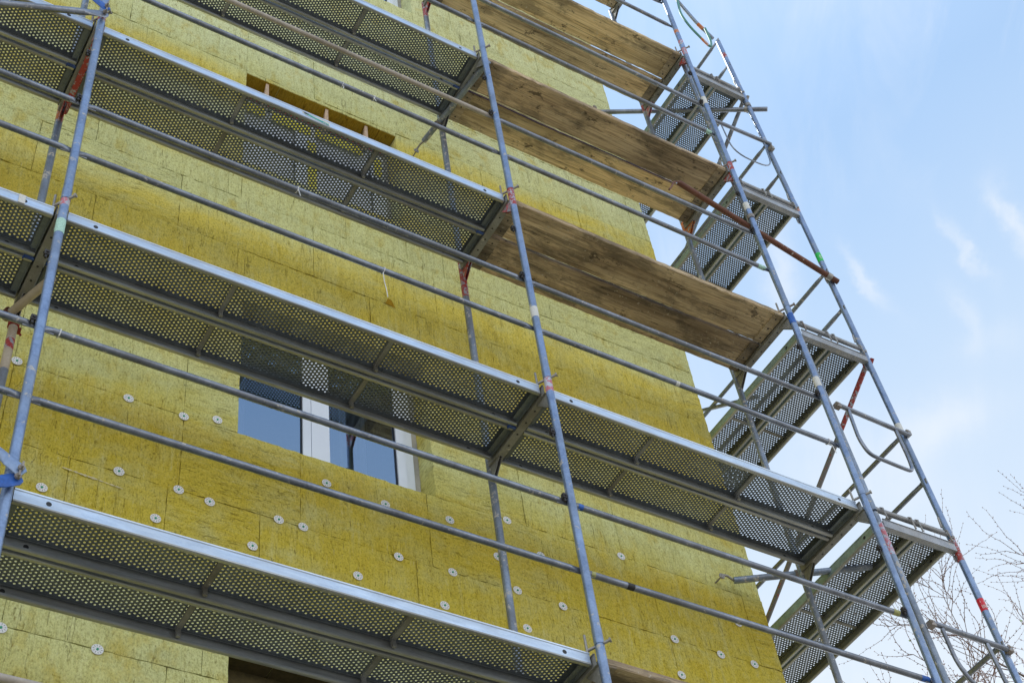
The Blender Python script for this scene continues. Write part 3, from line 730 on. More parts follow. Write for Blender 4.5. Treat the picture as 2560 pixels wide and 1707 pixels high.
# small things on rails and decks
def string(label, pts, r=.0028):
    p0 = Vector(pts[0]); mb = MB(); mb.tube([Vector(p)-p0 for p in pts], r, 6)
    o = mb.build('cable_tie', M['string'], None, p0); tag(o, label, 'cable tie', 'plastic ties on the rails')
def loop_on(x, z, r=.0215): return [(x+.002*math.cos(a), YR-r*math.cos(a), z+r*math.sin(a)) for a in [PI*i/6-PI/2 for i in range(13)]]
string('white plastic tie with frayed tail on the lower rail under the wall slot, left one', loop_on(1.68, zr(3,.5)) + [(1.683,YR-.022,zr(3,.5)-.05),(1.68,YR-.02,zr(3,.5)-.085)])
string('white split plastic tie on the lower rail under the wall slot, right one', loop_on(1.925, zr(3,.5)) + [(1.915,YR-.022,zr(3,.5)-.03),(1.935,YR-.02,zr(3,.5)-.06)])
string('white knotted tie on the rail just below the third deck, left bay', loop_on(1.335, zr(2,1)) + [(1.335,YR-.022,zr(2,1)-.03),(1.35,YR-.02,zr(2,1)-.085)])
string('long white string hanging from the lower rail in mid wall', loop_on(1.897, zr(2,.5)) + [(1.885,YR-.02,zr(2,.5)-.05),(1.888,YR-.02,zr(2,.5)-.13),(1.90,YR-.018,zr(2,.5)-.2),(1.905,YR-.018,zr(2,.5)-.27)])
string('white plastic tie round the upper rail next to the left post', loop_on(.098, zr(1,1)) + [(.096,YR-.02,zr(1,1)-.03)], .0035)
string('white strands dangling from the lower rail end beside the right post', loop_on(5.335, zr(2,.5)) + [(5.34,YR-.02,zr(2,.5)-.05),(5.356,YR-.02,zr(2,.5)-.12)])
mb = MB(); mb.tube([(0,0,0),(.7,.004,-.006),(1.4,-.003,.002),(2.06,0,0)], .0045, 6)
o = mb.build('purple_cord', M['purple'], None, (3.0,.346,7.912)); tag(o, 'thin purple cord along the gap of the fourth level boards', 'cord')
clip_n = {1:'lowest',2:'second',3:'third',4:'fourth'}
for k, X, nm in ((2,XA,'left'),(3,XA,'left'),(2,XB,'middle'),(3,XB,'middle'),(4,XB,'middle')):
    for s in ((-1,1) if X == XA else (-1,)):
        mb = MB(); mb.bbox((-.035,-.009,-.006),(.02,.009,.006), .002); mb.box((-.04,-.004,-.02),(-.032,.004,0))
        o = mb.build('latch_clip', M['navy'], None, (X+s*.052,.349,2*k-.108))
        if s > 0: o.rotation_euler = (0,0,PI)
        tag(o, 'small blue deck latch %s the %s post transom, %s deck' % ('left of' if s < 0 else 'right of', nm, clip_n[k]), 'deck latch', 'deck latches')
# sticker on the third deck edge (children of that deck)
dk = [o for o in bpy.data.objects if o.get('label','').startswith('outer perforated steel deck of the third level between')][0]
mb = MB(); yy = .0022
def fpoly(pts, mi, yy): mb.add([(x, yy, z) for x, z in pts], [tuple(range(len(pts)))], mi)
fpoly([(1.345,-.018),(1.545,-.018),(1.545,-.062),(1.45,-.056),(1.38,-.045),(1.345,-.03)], 1, .0024)
fpoly([(1.352,-.016),(1.40,-.022),(1.45,-.032),(1.535,-.038),(1.535,-.060),(1.47,-.052),(1.40,-.042),(1.36,-.032)], 0, .0014)
fpoly([(1.352,-.016),(1.375,-.019),(1.395,-.025),(1.375,-.032),(1.36,-.030)], 2, .0006)
for i in range(3): fpoly([(1.497+i*.012,-.044),(1.503+i*.012,-.044),(1.503+i*.012,-.054),(1.497+i*.012,-.054)], 1, .0002)
o = mb.build('sticker', [M['teal'], M['white_tape'], M['dark']], dk); o['label'] = 'torn teal and white sticker'
dk = [o for o in bpy.data.objects if o.get('label','') == 'outer perforated steel deck at the left picture edge, second level'][0]
mb = MB(); mb.box((LAB-.185,-.0032,-.074),(LAB-.150,-.0012,-.004)); o = mb.build('tape', M['white_tape'], dk); o['label'] = 'strip of white tape over the deck edge'

# ------------------------------------------------------------------ building
bld = thing('building', 'apartment building clad in yellow mineral wool boards, grey scaffolding in front', 'building', (0,0,GZ))
OFF = Vector((0,0,-GZ))
OPEN = [(1.447,2.785,3.93,5.20), (1.402,2.745,6.83,8.105), (1.447,2.785,1.03,2.29), (1.75,3.070,10.545,11.75), (-3.1,-1.75,3.93,5.2), (-3.1,-1.75,6.83,8.105)]
def subtract(rects, o):
    res = []
    for (x0,x1,z0,z1) in rects:
        a0,a1,b0,b1 = o
        if a1 <= x0 or a0 >= x1 or b1 <= z0 or b0 >= z1: res.append((x0,x1,z0,z1)); continue
        if x0 < a0: res.append((x0,a0,z0,z1))
        if a1 < x1: res.append((a1,x1,z0,z1))
        mx0, mx1 = max(x0,a0), min(x1,a1)
        if z0 < b0: res.append((mx0,mx1,z0,b0))
        if b1 < z1: res.append((mx0,mx1,b1,z1))
    return res
rnd = random.Random(5)
JO = {3.323:[1.11,1.85,2.715,3.55,4.40], 3.929:[1.107,3.45,4.2], 5.73:[.96,1.963,2.955,3.9], 6.33:[.33,1.30,2.232,3.06,4.02], 2.72:[.5,1.05,1.6,2.6,3.6,4.45], 8.13:[.42,1.40,2.0,2.9,3.9]}
class Brd:
    v=[]; f=[]; tone=[]; mi=[]
def add_board(x0,x1,z0,z1,tone,hor,ax='x'):
    """one insulation board with softened, slightly ragged face edges"""
    g_ = .0012; c = .0045; jit = rnd.uniform(-.0022,.0022)
    x0 += g_; x1 -= g_; z0 += g_; z1 -= g_
    if x1-x0 < .02 or z1-z0 < .02: return
    nx = max(1, int((x1-x0)/.035)); nz = max(1, int((z1-z0)/.035))
    o = len(Brd.v); yf = YW + jit
    tl = rnd.uniform(-.0015,.0015)
    idx = {}
    for i in range(nx+1):
        for j in range(nz+1):
            x = x0+(x1-x0)*i/nx; z = z0+(z1-z0)*j/nz; y = yf + tl*(i/nx-.5)*2 + rnd.uniform(-.0009,.0009)
            if i in (0,nx) or j in (0,nz):
                y += c*rnd.uniform(.4,1.7)
                e = rnd.uniform(-.0022,.0012)
                if i == 0: x -= e
                if i == nx: x += e
                if j == 0: z -= e
                if j == nz: z += e
            idx[i,j] = len(Brd.v)
            Brd.v.append((x,y,z) if ax == 'x' else (XCOR-(y-YW), x, z))
    nf = 0
    for i in range(nx):
        for j in range(nz):
            Brd.f.append((idx[i,j],idx[i+1,j],idx[i+1,j+1],idx[i,j+1])); nf += 1
    # sides back to the masonry
    ring = [(i,0) for i in range(nx+1)] + [(nx,j) for j in range(1,nz+1)] + [(i,nz) for i in range(nx-1,-1,-1)] + [(0,j) for j in range(nz-1,0,-1)]
    b0 = len(Brd.v)
    for (i,j) in ring:
        x,y,z = Brd.v[idx[i,j]]
        Brd.v.append((x,YW+.178,z) if ax == 'x' else (XCOR-.178, y, z))
    n = len(ring)
    for q in range(n):
        Brd.f.append((idx[ring[q]], b0+q, b0+(q+1)%n, idx[ring[(q+1)%n]])); nf += 1
    Brd.tone += [(tone,hor,0.)]*nf; Brd.mi += [0]*nf
zc = 2.12-.603*10; kc = 0
while zc < TOP:
    z0, z1 = zc, min(zc+.603, TOP)
    key = min(JO, key=lambda q: abs(q-z0)); js = JO[key] if abs(key-z0) < .05 else None
    if js is None:
        s = rnd.uniform(0,1); js = [s+i*1.0 for i in range(0,6)]
    odd = round((zc-2.12)/.603) % 2 == 0
    xe = XCOR
    js = sorted([-1.0*i+js[0]-1.0 for i in range(0,6)] + js)
    js = [-4.0] + [j for j in js if j > -3.9 and j < xe-.25]
    if abs(z0-3.33) < .1 or abs(z0-5.73) < .1 or abs(z0-8.13) < .1: js += [5.194]
    js += [xe]
    for a, b_ in zip(js[:-1], js[1:]):
        tone = rnd.random(); hor = 1.0 if rnd.random() < .25 else 0.0
        if abs(z0-3.929) < .05 and .5 < a < 1.4: hor = 1.0
        if abs(z0-3.323) < .05 and 1.0 < a < 1.5: hor = 1.0
        if abs(z0-3.323) < .05 and 2.6 < a < 3: hor = .8
        rects = [(a,b_,z0,z1)]
        for o_ in OPEN: rects = subtract(rects, o_)
        for q in rects: add_board(*q, tone, hor)
    # side wall boards
    y = YW+.178
    while y < 9:
        add_board(y, min(y+1.0,9), z0, z1, rnd.random(), 0., 'y'); y += 1.0
    zc += .603
me = bpy.data.meshes.new('insulation_boards'); me.from_pydata([(x,y,z-GZ) for x,y,z in Brd.v], [], Brd.f)
me.materials.append(M['wool'])
ca_ = me.color_attributes.new('tone', 'FLOAT_COLOR', 'CORNER')
vals = []
for p, tn in zip(me.polygons, Brd.tone): vals += [*tn, 1.0]*p.loop_total
ca_.data.foreach_set('color', vals); me.update()
me2 = me
ins = link('insulation_boards', me, bld)
# the wool material reads object coords measured from the ground: shift mapping so z matches the layout
for node in M['wool'].node_tree.nodes:
    if node.type == 'MATH' and node.operation == 'SUBTRACT' and abs(node.inputs[1].default_value-1.5) < 1e-6: node.inputs[1].default_value = 1.5-GZ
# masonry core, floors, roof
mb = MB(); y0, y1 = YW+.18, YW+.42
rects = [(-4.0, XCOR-.18, GZ, TOP)]
for (a0,a1,b0,b1) in OPEN: rects = subtract(rects, (a0-.10, a1-.045, b0-.03, b1-.03))
for (a,b_,c,d) in rects: mb.box((a,y0,c-GZ),(b_,y1,d-GZ))
mb.box((XCOR-.42,y1,0),(XCOR-.18,9,TOP-GZ)); mb.box((-4.0,y1,0),(-3.8,9,TOP-GZ)); mb.box((-3.8,8.8,0),(XCOR-.42,9,TOP-GZ))
for z in (2.55, 5.45, 8.35): mb.box((-3.8,y1,z-.12-GZ),(XCOR-.42,8.8,z+.12-GZ))
mb.box((-.4,y1,0),(-.2,8.8,TOP-GZ)); mb.box((-3.8,4.2,0),(XCOR-.42,4.35,TOP-GZ))
mb.build('masonry_wall', M['plaster'], bld)
mb = MB(); mb.box((-4.0,YW+.02,TOP-GZ+.002),(XCOR-.01,9,TOP-GZ+.2)); mb.build('roof', M['roof'], bld)
# windows
def window(op, kind, label=None):
    a0,a1,b0,b1 = op; x0, x1 = a0-.10, a1-.045; z0, z1 = b0-.03, b1-.03; zo = -GZ
    yf, yb = YW+.165, YW+.235
    w = MB(); f = .055
    w.box((x0,yf,z0+zo),(x0+f,yb,z1+zo)); w.box((x1-.062,yf,z0+zo),(x1,yb,z1+zo)); w.box((x0+f,yf,z0+zo),(x1-.062,yb,z0+f+zo)); w.box((x0+f,yf,z1-f+zo),(x1-.062,yb,z1+zo))
    wo = w.build('window', M['pvc'], bld)
    if label: wo['label'] = label
    sashes = []
    m0, m1, m2 = x0+.595, x0+.653, x0+.78
    # two sashes: the left one wide stile pair in the middle
    for (sx0, sx1, lw, rw) in ((x0+f+.003, m1-.002, .04, m1-m0-.002), (m1+.002, x1-.064, m2-m1-.002, .062)):
        s = MB(); ys0, ys1 = yf-.012, yb-.02; sz0, sz1 = z0+f+.003, z1-f-.003
        s.box((sx0,ys0,sz0+zo),(sx0+lw,ys1,sz1+zo)); s.box((sx1-rw,ys0,sz0+zo),(sx1,ys1,sz1+zo))
        s.box((sx0+lw,ys0,sz0+zo),(sx1-rw,ys1,sz0+.06+zo)); s.box((sx0+lw,ys0,sz1-.06+zo),(sx1-rw,ys1,sz1+zo))
        so = s.build('sash', M['pvc'], wo)
        gx0, gx1 = sx0+lw, sx1-rw
        gk = MB(); e = .006
        for q in (((gx0,ys0+.012,sz0+.06),(gx0+e,ys0+.03,sz1-.06)),((gx1-e,ys0+.012,sz0+.06),(gx1,ys0+.03,sz1-.06)),((gx0+e,ys0+.012,sz0+.06),(gx1-e,ys0+.03,sz0+.066)),((gx0+e,ys0+.012,sz1-.066),(gx1-e,ys0+.03,sz1-.06))):
            gk.box((q[0][0],q[0][1],q[0][2]+zo),(q[1][0],q[1][1],q[1][2]+zo))
        gk.build('gasket', M['gasket'], wo)
        gq = MB(); yg = ys0+.022
        gq.add([(gx0+e,yg,sz0+.066+zo),(gx1-e,yg,sz0+.066+zo),(gx1-e,yg,sz1-.066+zo),(gx0+e,yg,sz1-.066+zo)], [(0,1,2,3)])
        gq.build('pane', M['glass'] if kind == 'clear' else M['film'], wo)
        sashes.append((gx0,gx1,sz0+.06,sz1-.06,ys0))
    return wo, sashes
wo, sa = window(OPEN[0], 'clear', 'white framed window with two dark panes reflecting the deck')
for (xa, xb, cm_) in ((2.16,2.24,'curtain'),(2.47,2.60,'curtain'),(2.27,2.46,'blind'),(1.46,1.60,'blind')):              # curtains inside
    c = MB(); n = 26; vs = []
    for i in range(n+1):
        s = i/n; x = xa+(xb-xa)*s; y = (1.42 if cm_ == 'curtain' else 1.38)+.014*math.sin(s*PI*7)
        for z in (4.0,5.12): vs.append((x,y,z-GZ))
    c.add(vs, [(2*i,2*i+2,2*i+3,2*i+1) for i in range(n)], 0, True); c.build('curtain', M[cm_], wo)
wo2, sa2 = window(OPEN[1], 'film', 'window behind the third deck with frosted film and yellow masking tape')
def wtape(x0,x1,z0,z1,mat='yellow_tape',y=YW+.148): 
    c = MB(); c.box((x0,y-.003,z0-GZ),(x1,y,z1-GZ)); c.build('masking_tape' if mat == 'yellow_tape' else 'shutter_strip', M[mat], wo2)
wtape(1.47,1.63,7.80,7.93); wtape(1.69,2.03,7.80,7.935); wtape(2.07,2.50,7.83,7.95); wtape(2.0,2.075,7.0,7.72); wtape(2.60,2.67,7.62,7.88)
wtape(1.39,2.70,7.965,8.075,'shutterred')
window(OPEN[2], 'clear', 'window in the dark opening at the bottom edge'); window(OPEN[3], 'clear', 'window in the unfinished opening at the top edge')
window(OPEN[4], 'clear'); window(OPEN[5], 'clear')
# thin dark sheets under two lintels, their shade put into the colour
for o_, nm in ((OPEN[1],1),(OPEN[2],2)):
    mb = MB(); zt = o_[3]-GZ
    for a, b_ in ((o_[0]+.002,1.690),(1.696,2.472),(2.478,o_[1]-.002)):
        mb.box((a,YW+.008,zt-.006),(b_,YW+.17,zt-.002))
    lm = mb.build('lintel_shade_sheet', M['wool_dark'] if nm == 1 else M['recess_shade'], bld)
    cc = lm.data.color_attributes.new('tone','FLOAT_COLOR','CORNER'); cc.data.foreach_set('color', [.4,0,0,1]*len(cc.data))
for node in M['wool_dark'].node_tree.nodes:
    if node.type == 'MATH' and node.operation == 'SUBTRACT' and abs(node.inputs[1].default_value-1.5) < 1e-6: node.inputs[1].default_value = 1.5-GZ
mb = MB(); o_ = OPEN[2]                                              # added dark block: shade of the bottom recess given as colour
mb.box((o_[0]+.003,YW+.10,o_[2]+.3-GZ),(o_[1]-.003,YW+.15,o_[3]-.007-GZ)); pk = mb.build('recess_shade_block', M['recess_shade'], bld)

# wooden wedges under the lintel
for x, lb in ((1.590,'left'),(2.118,'middle'),(2.478,'right')):
    mb = MB(); mb.add([(-.012,0,0),(.012,0,0),(.016,.03,0),(-.008,.03,0),(-.022,.02,-.27),(.022,.02,-.27),(.024,.075,-.27),(-.020,.075,-.27)],
                      [(0,1,2,3),(7,6,5,4),(0,4,5,1),(1,5,6,2),(2,6,7,3),(3,7,4,0)])
    o = mb.build('wooden_wedge', M['wedge'], None, (x,YW+.02,8.098)); tag(o, 'raw wooden wedge under the window lintel, %s of three' % lb, 'wedge', 'wooden wedges under the lintel')
# adhesive smears and patches on the wool
def smear(x0, x1, z0, z1, seed, mat, y=-.0035, thin=.5):
    r_ = random.Random(seed); mb = MB(); n = 22; top = []; bot = []
    for i in range(n+1):
        s = i/n; x = x0+(x1-x0)*s; zc_ = z0+(z1-z0)*s; w = .0015+.009*r_.random()*math.sin(PI*s)**thin
        if r_.random() < .25: w *= .25
        top.append((x,YW+y,zc_+w-GZ)); bot.append((x,YW+y,zc_-w-GZ))
    mb.add(top+bot, [(i,i+1,n+1+i+1,n+1+i) for i in range(n)][::-1]); return mb.build('adhesive_smear', M[mat], bld)
smear(.46,.80,3.232,3.205,1,'render'); smear(.55,.66,3.222,3.216,2,'render',-.0045)
mb = MB(); mb.add([(2.52,YW-.004,5.73-GZ),(2.60,YW-.004,5.715-GZ),(2.575,YW-.004,5.785-GZ),(2.545,YW-.004,5.80-GZ)], [(0,3,2,1)]); mb.build('wool_patch', M['wool_dark'], bld)
# disc anchors
def make_disc():
    mb = MB(); n = 28; r = .0305
    prof = [(r,0),(r,-.0025),(r-.0015,-.0035),(.011,-.004),(.009,-.0015),(.0,-.0015)]
    vs = []; 
    for (rr, y) in prof[:-1]:
        for k in range(n): vs.append((rr*math.cos(2*PI*k/n), y, rr*math.sin(2*PI*k/n)))
    vs.append((0,-.0015,0)); fs = []
    for i in range(4):
        for k in range(n): fs.append((i*n+k, i*n+(k+1)%n, (i+1)*n+(k+1)%n, (i+1)*n+k))
    for k in range(n): fs.append((4*n+k,4*n+(k+1)%n,5*n))
    mb.add(vs, fs)
    for k in range(10):                                           # radial slots, alternately near rim and near hub
        a = 2*PI*k/10; ra, rb = (.0165,.0255)
        u = Vector((math.cos(a),0,math.sin(a))); w = Vector((-math.sin(a),0,math.cos(a)))
        q = [u*ra-w*.0011, u*rb-w*.0011, u*rb+w*.0011, u*ra+w*.0011]
        mb.add([(p.x,-.0046,p.z) for p in q], [(0,1,2,3)], 1)
    return mb
DS = [(.121,3.928,'next to the left inner post, under a greenish board'),(.770,3.917,'on a joint, left of the window, first of three in the row'),(1.105,3.915,'on a board corner left of the window, middle of the row of three'),
(1.312,3.977,'closest to the left window edge'),(.766,3.324,'on the joint above the pale adhesive streak'),(.375,3.046,'right of the left post, touching the lowest deck edge'),(1.109,3.321,'left one of the pair below the window row, far left group'),
(1.293,3.300,'right beside a black crack in the joint, left group'),(.994,3.061,'just above the lowest deck edge, under the left joint'),(1.711,3.322,'left one of the close pair below the window'),(2.019,3.735,'half hidden by the rail right under the window'),
(2.413,3.715,'peeking over the rail below the right window pane'),(2.864,3.754,'below the right window corner, left of the middle inner post'),(3.299,3.915,'right of the middle inner post, upper one'),(1.555,3.065,'near the lowest deck edge below the window, on plain wool'),
(1.863,3.323,'right one of the close pair below the window'),(2.479,3.314,'on the long dark joint left of the middle inner post'),(2.203,3.072,'below the long joint, on plain wool left of the middle inner post'),(2.844,3.320,'on the joint just left of the middle inner post'),
(3.188,3.567,'partly covered by the middle inner post'),(2.765,3.038,'resting on the lowest deck edge near the middle inner post'),(3.299,3.331,'right of the middle inner post, on the joint'),(3.330,3.046,'lower right of the middle inner post beside black specks'),
(4.184,3.923,'alone on the amber wool in the upper right bay'),(3.626,3.313,'left of the middle outer post beside a joint crack'),(4.478,3.319,'alone right of the middle outer post, row above the bottom boards'),(4.845,3.305,'second from the building corner in the bottom right row'),
(5.122,3.309,'nearest to the building corner'),(4.463,3.031,'lowest one at the bottom edge right of the middle post'),(.768,2.113,'under the lowest deck on the greenish wool'),(.301,2.099,'cut by the left edge under the lowest deck'),
(3.521,3.693,'barely showing over the rail left of the middle outer post'),(3.845,3.087,'peeping out behind the middle outer post near the lowest joint'),(5.081,3.642,'barely showing under the lower rail near the building corner')]
d0 = None
for x, z, lb in DS:
    label = 'white disc anchor with green centre ' + lb
    words = label.split()
    label = ' '.join(words[:16])
    if d0 is None:
        d0 = thing('disc_anchor', label, 'disc anchor', (x,YW-.0025,z), 'white insulation disc anchors')
        make_disc().build('disc', [M['disc'], M['disc_dark']], d0)
        mb = MB(); mb.tube([(0,-.0015,0),(0,-.0062,0)], .0062, 10); mb.build('pin', M['disc_green'], d0)
    else: dup(d0, label, (x,YW-.0025,z), rot=(0,rnd.uniform(0,6),0))

# ------------------------------------------------------------------ tree (bare, budding) beyond the end scaffold
tr_root = thing('bare_tree', 'bare budding tree with thin twigs at the lower right corner', 'tree', (13.5,3.65,GZ-.1))
rt = random.Random(11)
limb = MB(); twg = MB(); bud = MB(); lea = MB()
def oct_(mb, p, d, l, w):
    d = d.normalized(); u = d.orthogonal().normalized(); v = d.cross(u)
    c = p+d*l*.4; mb.add([p, c+u*w, c+v*w, c-u*w, c-v*w, p+d*l], [(0,2,1),(0,3,2),(0,4,3),(0,1,4),(5,1,2),(5,2,3),(5,3,4),(5,4,1)])
def rv_(s): return Vector((rt.gauss(0,s), rt.gauss(0,s), rt.gauss(0,s)))
ntw = [0]
def twig(p, d, L, r):
    ntw[0] += 1
    n = max(4, int(L/.055)); pts = [p.copy()]; dd = d.normalized()
    for i in range(n):
        dd = (dd + rv_(.11) + Vector((-.01,0,.004))).normalized(); pts.append(pts[-1]+dd*(L/n))
    rad = [r*(1-.72*i/n) for i in range(n+1)]
    twg.tube(pts, r, 4, 0, caps=False, radii=rad)
    side = rt.random()*6
    for i in range(1, n+1):
        side += 2.6+rt.uniform(-.5,.5); t_ = (pts[i]-pts[i-1]).normalized(); u = t_.orthogonal().normalized(); v = t_.cross(u)
        sd = u*math.cos(side)+v*math.sin(side)
        oct_(bud, pts[i], (t_*.7+sd*.8) if i < n else t_, rt.uniform(.020,.032), .0058)
        if rt.random() < .006: 
            for q in range(2): oct_(lea, pts[i], sd+rv_(.4)+t_*.3, .035, .011)
    return pts
def branch(p, d, L, r, lev):
    n = max(5, int(L/.16)); pts = [p.copy()]; dd = d.normalized()
    for i in range(n):
        dd = (dd + rv_(.085) + Vector((0,0,.022 if lev < 2 else .004))).normalized(); pts.append(pts[-1]+dd*(L/n))
    rad = [max(.004, r*(1-.78*i/n)) for i in range(n+1)]
    (limb if lev < 2 else twg).tube(pts, r, 7 if lev < 2 else 5, 0, caps=False, radii=rad)
    for i in range(2 if lev else 3, n+1):
        t_ = (pts[i]-pts[i-1]).normalized()
        k = 1 if rt.random() < (.48 if lev < 2 else .70) else 0
        if i == n: k = 2
        for _ in range(k):
            ang_ = rt.uniform(0,2*PI); u = t_.orthogonal().normalized(); v = t_.cross(u)
            nd = (t_*1.0 + (u*math.cos(ang_)+v*math.sin(ang_))*rt.uniform(.45,.85)).normalized()
            if lev < 2: branch(pts[i], nd, L*rt.uniform(.36,.60), rad[i]*.62, lev+1)
            else: twig(pts[i], nd, rt.uniform(.4,1.0), .0042)
trunk = []; p = Vector((0,0,0)); dd = Vector((0,0,1))
for i in range(16): trunk.append(p.copy()); dd = (dd+rv_(.02)+Vector((0,0,.05))).normalized(); p = p+dd*.75
limb.tube(trunk, .17, 14, 0, caps=False, radii=[.19*(1-.055*i) for i in range(16)])
for i in range(5, 16):
    for q in range(2 if i < 15 else 3):
        a = 2.4*(i*2+q)+rt.uniform(-.3,.3); e = R(rt.uniform(32,58))
        d = Vector((math.cos(a)*math.cos(e), math.sin(a)*math.cos(e), math.sin(e)))
        branch(trunk[i]+Vector((0,0,rt.uniform(-.3,.3))), d, rt.uniform(2.4,3.4)*(1.15-.035*i), .05*(1.2-.05*i), 0)
limb.build('trunk', M['bark'], tr_root); twg.build('twigs', M['twig'], tr_root); bud.build('buds', M['bud'], tr_root); lea.build('young_leaves', M['leaf'], tr_root)
print('twigs', ntw[0], 'budverts', len(bud.v))

# ------------------------------------------------------------------ ground
mb = MB(); mb.add([(-400,-400,GZ),(400,-400,GZ),(400,400,GZ),(-400,400,GZ)], [(0,1,2,3)]); o = mb.build('ground', M['ground']); o['kind'] = 'structure'

# ------------------------------------------------------------------ light
SUN_EL, SUN_AZ = 52, -20                                           # behind the building, a little to the left
w = bpy.data.worlds.new('World'); sc.world = w; w.use_nodes = True
nt = w.node_tree; nt.nodes.clear(); g = N(nt)
wo_ = g.n('OutputWorld'); bg = g.n('Background'); sky = g.n('TexSky'); sky.sky_type = 'NISHITA'; sky.sun_disc = False
sky.sun_elevation = R(SUN_EL); sky.sun_rotation = R(SUN_AZ); sky.air_density = 1.0; sky.dust_density = 1.0; sky.ozone_density = 1.0
tc = g.n('TexCoord')
mp = g.n('Mapping'); mp.inputs['Scale'].default_value = (1.0,1.0,1.0); mp.inputs['Rotation'].default_value = (R(20),R(-35),R(30)); g.l(tc.outputs['Generated'], mp.inputs['Vector'])
mp2 = g.n('Mapping'); mp2.inputs['Scale'].default_value = (9,2.2,5); g.l(mp.outputs[0], mp2.inputs['Vector'])
n1 = g.noise(mp2.outputs[0], 1.3, 7, .62, .8); n2 = g.noise(mp.outputs[0], 2.6, 5, .55)
cl = g.math('MULTIPLY', g.ramp(n1, [(.44,0.),(.66,1.)]), g.ramp(n2, [(.40,0.),(.56,1.)]))
haze = g.ramp(n2, [(.35,.12),(.7,.40)])
SKYG = 2.3
base = g.mix(1.0, sky.outputs[0], (SKYG*.95, SKYG*1.05, SKYG*1.05), 'MULTIPLY')
sepw = g.n('SeparateXYZ'); g.l(tc.outputs['Generated'], sepw.inputs[0])
el_ = sepw.outputs[2]
veil = g.ramp(el_, [(.0,(8.5,8.8,9.2)),(.14,(16.,16.4,17.)),(.36,(18.,18.6,19.4)),(.55,(8.5,9.35,10.2)),(.70,(6.4,8.1,10.2)),(.80,(4.6,6.9,10.2)),(1.,(7.5,10.4,15.))])
f1 = g.ramp(el_, [(.0,.95),(.5,.90),(.75,.82),(1.,.65)])
base = g.mix(f1, base, veil)
base = g.mix(g.math('MULTIPLY', haze, .22), base, (8.2,9.2,10.2))
base = g.mix(g.math('MULTIPLY', cl, .35), base, (10.2,10.4,10.6))
# cirrus streaks as soft patches of sky directions, torn by noise
WISPS = [
    ((0.6240,0.2737,0.7319),(0.5641,0.4763,-0.6745),(-0.5332,0.8338,0.1428),0.0227,0.0059,0.90),
    ((0.6105,0.3027,0.7319),(0.5984,0.4144,-0.6857),(-0.5109,0.8566,0.0719),0.0222,0.0043,0.55),
    ((0.5786,0.3541,0.7347),(0.7425,0.1234,-0.6584),(-0.3239,0.9265,-0.1915),0.0209,0.0040,0.50),
    ((0.6248,0.3393,0.7033),(0.5142,0.4862,-0.7065),(-0.5817,0.8031,0.1293),0.0213,0.0059,0.35),
    ((0.5326,0.3888,0.7518),(0.4574,0.6005,-0.6559),(-0.7065,0.6933,0.1420),0.0319,0.0107,0.50),
    ((0.6385,0.3912,0.6627),(0.5680,-0.8174,-0.0957),(0.5044,0.4376,-0.7443),0.0411,0.0160,0.50),
    ((0.6107,0.4481,0.6528),(0.7621,-0.5122,-0.3960),(0.1570,0.7396,-0.6545),0.0454,0.0294,0.55),
    ((0.6434,0.3376,0.6870),(0.5207,-0.8495,-0.0852),(0.5549,0.4126,-0.7224),0.0207,0.0107,0.30),
    ((0.5683,0.4333,0.6995),(0.6755,0.2160,-0.7050),(-0.4566,0.8733,-0.1700),0.0315,0.0160,0.35),
]
nv = g.n('TexNoise'); nv.inputs['Scale'].default_value = 9; nv.inputs['Detail'].default_value = 6; nv.inputs['Roughness'].default_value = .65
g.l(tc.outputs['Generated'], nv.inputs['Vector'])
wv = g.n('VectorMath', operation='MULTIPLY_ADD'); g.l(nv.outputs['Color'], wv.inputs[0]); wv.inputs[1].default_value = (.06,.06,.06); g.l(tc.outputs['Generated'], wv.inputs[2])
wc = g.n('VectorMath', operation='SUBTRACT'); g.l(wv.outputs[0], wc.inputs[0]); wc.inputs[1].default_value = (.03,.03,.03)
tot = None
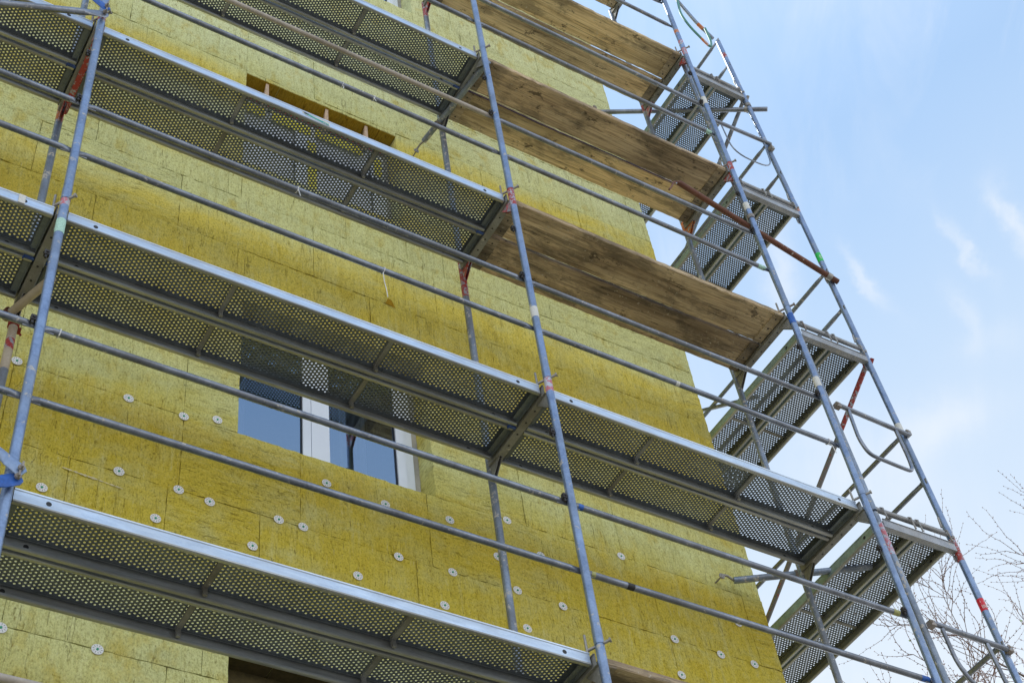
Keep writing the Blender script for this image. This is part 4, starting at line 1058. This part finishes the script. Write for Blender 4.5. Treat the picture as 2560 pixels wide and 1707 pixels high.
for c, u, v, L_, w_, s_ in WISPS:
    sb = g.n('VectorMath', operation='SUBTRACT'); g.l(wc.outputs[0], sb.inputs[0]); sb.inputs[1].default_value = c
    q = None
    for ax, ln in ((u, L_), (v, w_), (c, .3)):
        dt = g.n('VectorMath', operation='DOT_PRODUCT'); g.l(sb.outputs[0], dt.inputs[0]); dt.inputs[1].default_value = ax
        d2 = g.math('POWER', g.math('ABSOLUTE', g.math('DIVIDE', dt.outputs['Value'], ln)), 2.0)
        q = d2 if q is None else g.math('ADD', q, d2)
    e_ = g.math('MULTIPLY', g.math('EXPONENT', g.math('MULTIPLY', q, -1.0)), s_)
    tot = e_ if tot is None else g.math('ADD', tot, e_)
fibre = g.ramp(n1, [(.30, .35), (.62, 1.)])
base = g.mix(g.math('MULTIPLY', tot, fibre, clamp=True), base, (9.6,9.9,10.2))
g.l(base, bg.inputs[0]); bg.inputs[1].default_value = .1; g.l(bg.outputs[0], wo_.inputs[0])
sd = bpy.data.lights.new('sun', 'SUN'); sd.energy = 4.5; sd.angle = R(.53); sd.color = (1,.95,.87)
so = bpy.data.objects.new('sun', sd); col.objects.link(so)
el, az = R(SUN_EL), R(SUN_AZ)
sv = Vector((math.sin(az)*math.cos(el), math.cos(az)*math.cos(el), math.sin(el)))
so.rotation_euler = sv.to_track_quat('Z','Y').to_euler(); so.location = (0,20,30)

# ------------------------------------------------------------------ camera
cam = bpy.data.cameras.new('camera'); co = bpy.data.objects.new('camera', cam); col.objects.link(co)
Mr = [[0.85722486,-0.50270111,-0.11161155],[0.32378498,0.69472997,-0.64227218],[0.40041083,0.51443353,0.75830687]]
rx, ry, rz_ = Vector(Mr[0]), -Vector(Mr[1]), -Vector(Mr[2])
mw = Matrix(((rx.x,ry.x,rz_.x,-0.89090145),(rx.y,ry.y,rz_.y,-4.66598025),(rx.z,ry.z,rz_.z,-2.63620326),(0,0,0,1)))
co.matrix_world = mw
cam.sensor_width = 36; cam.lens = 52.661; cam.clip_end = 2000; cam.clip_start = .05
sc.camera = co
sc.view_settings.view_transform = 'Standard'; sc.view_settings.look = 'None'; sc.view_settings.exposure = 0; sc.view_settings.gamma = 1
sc.cycles.max_bounces = 8; sc.cycles.diffuse_bounces = 4; sc.cycles.transparent_max_bounces = 12
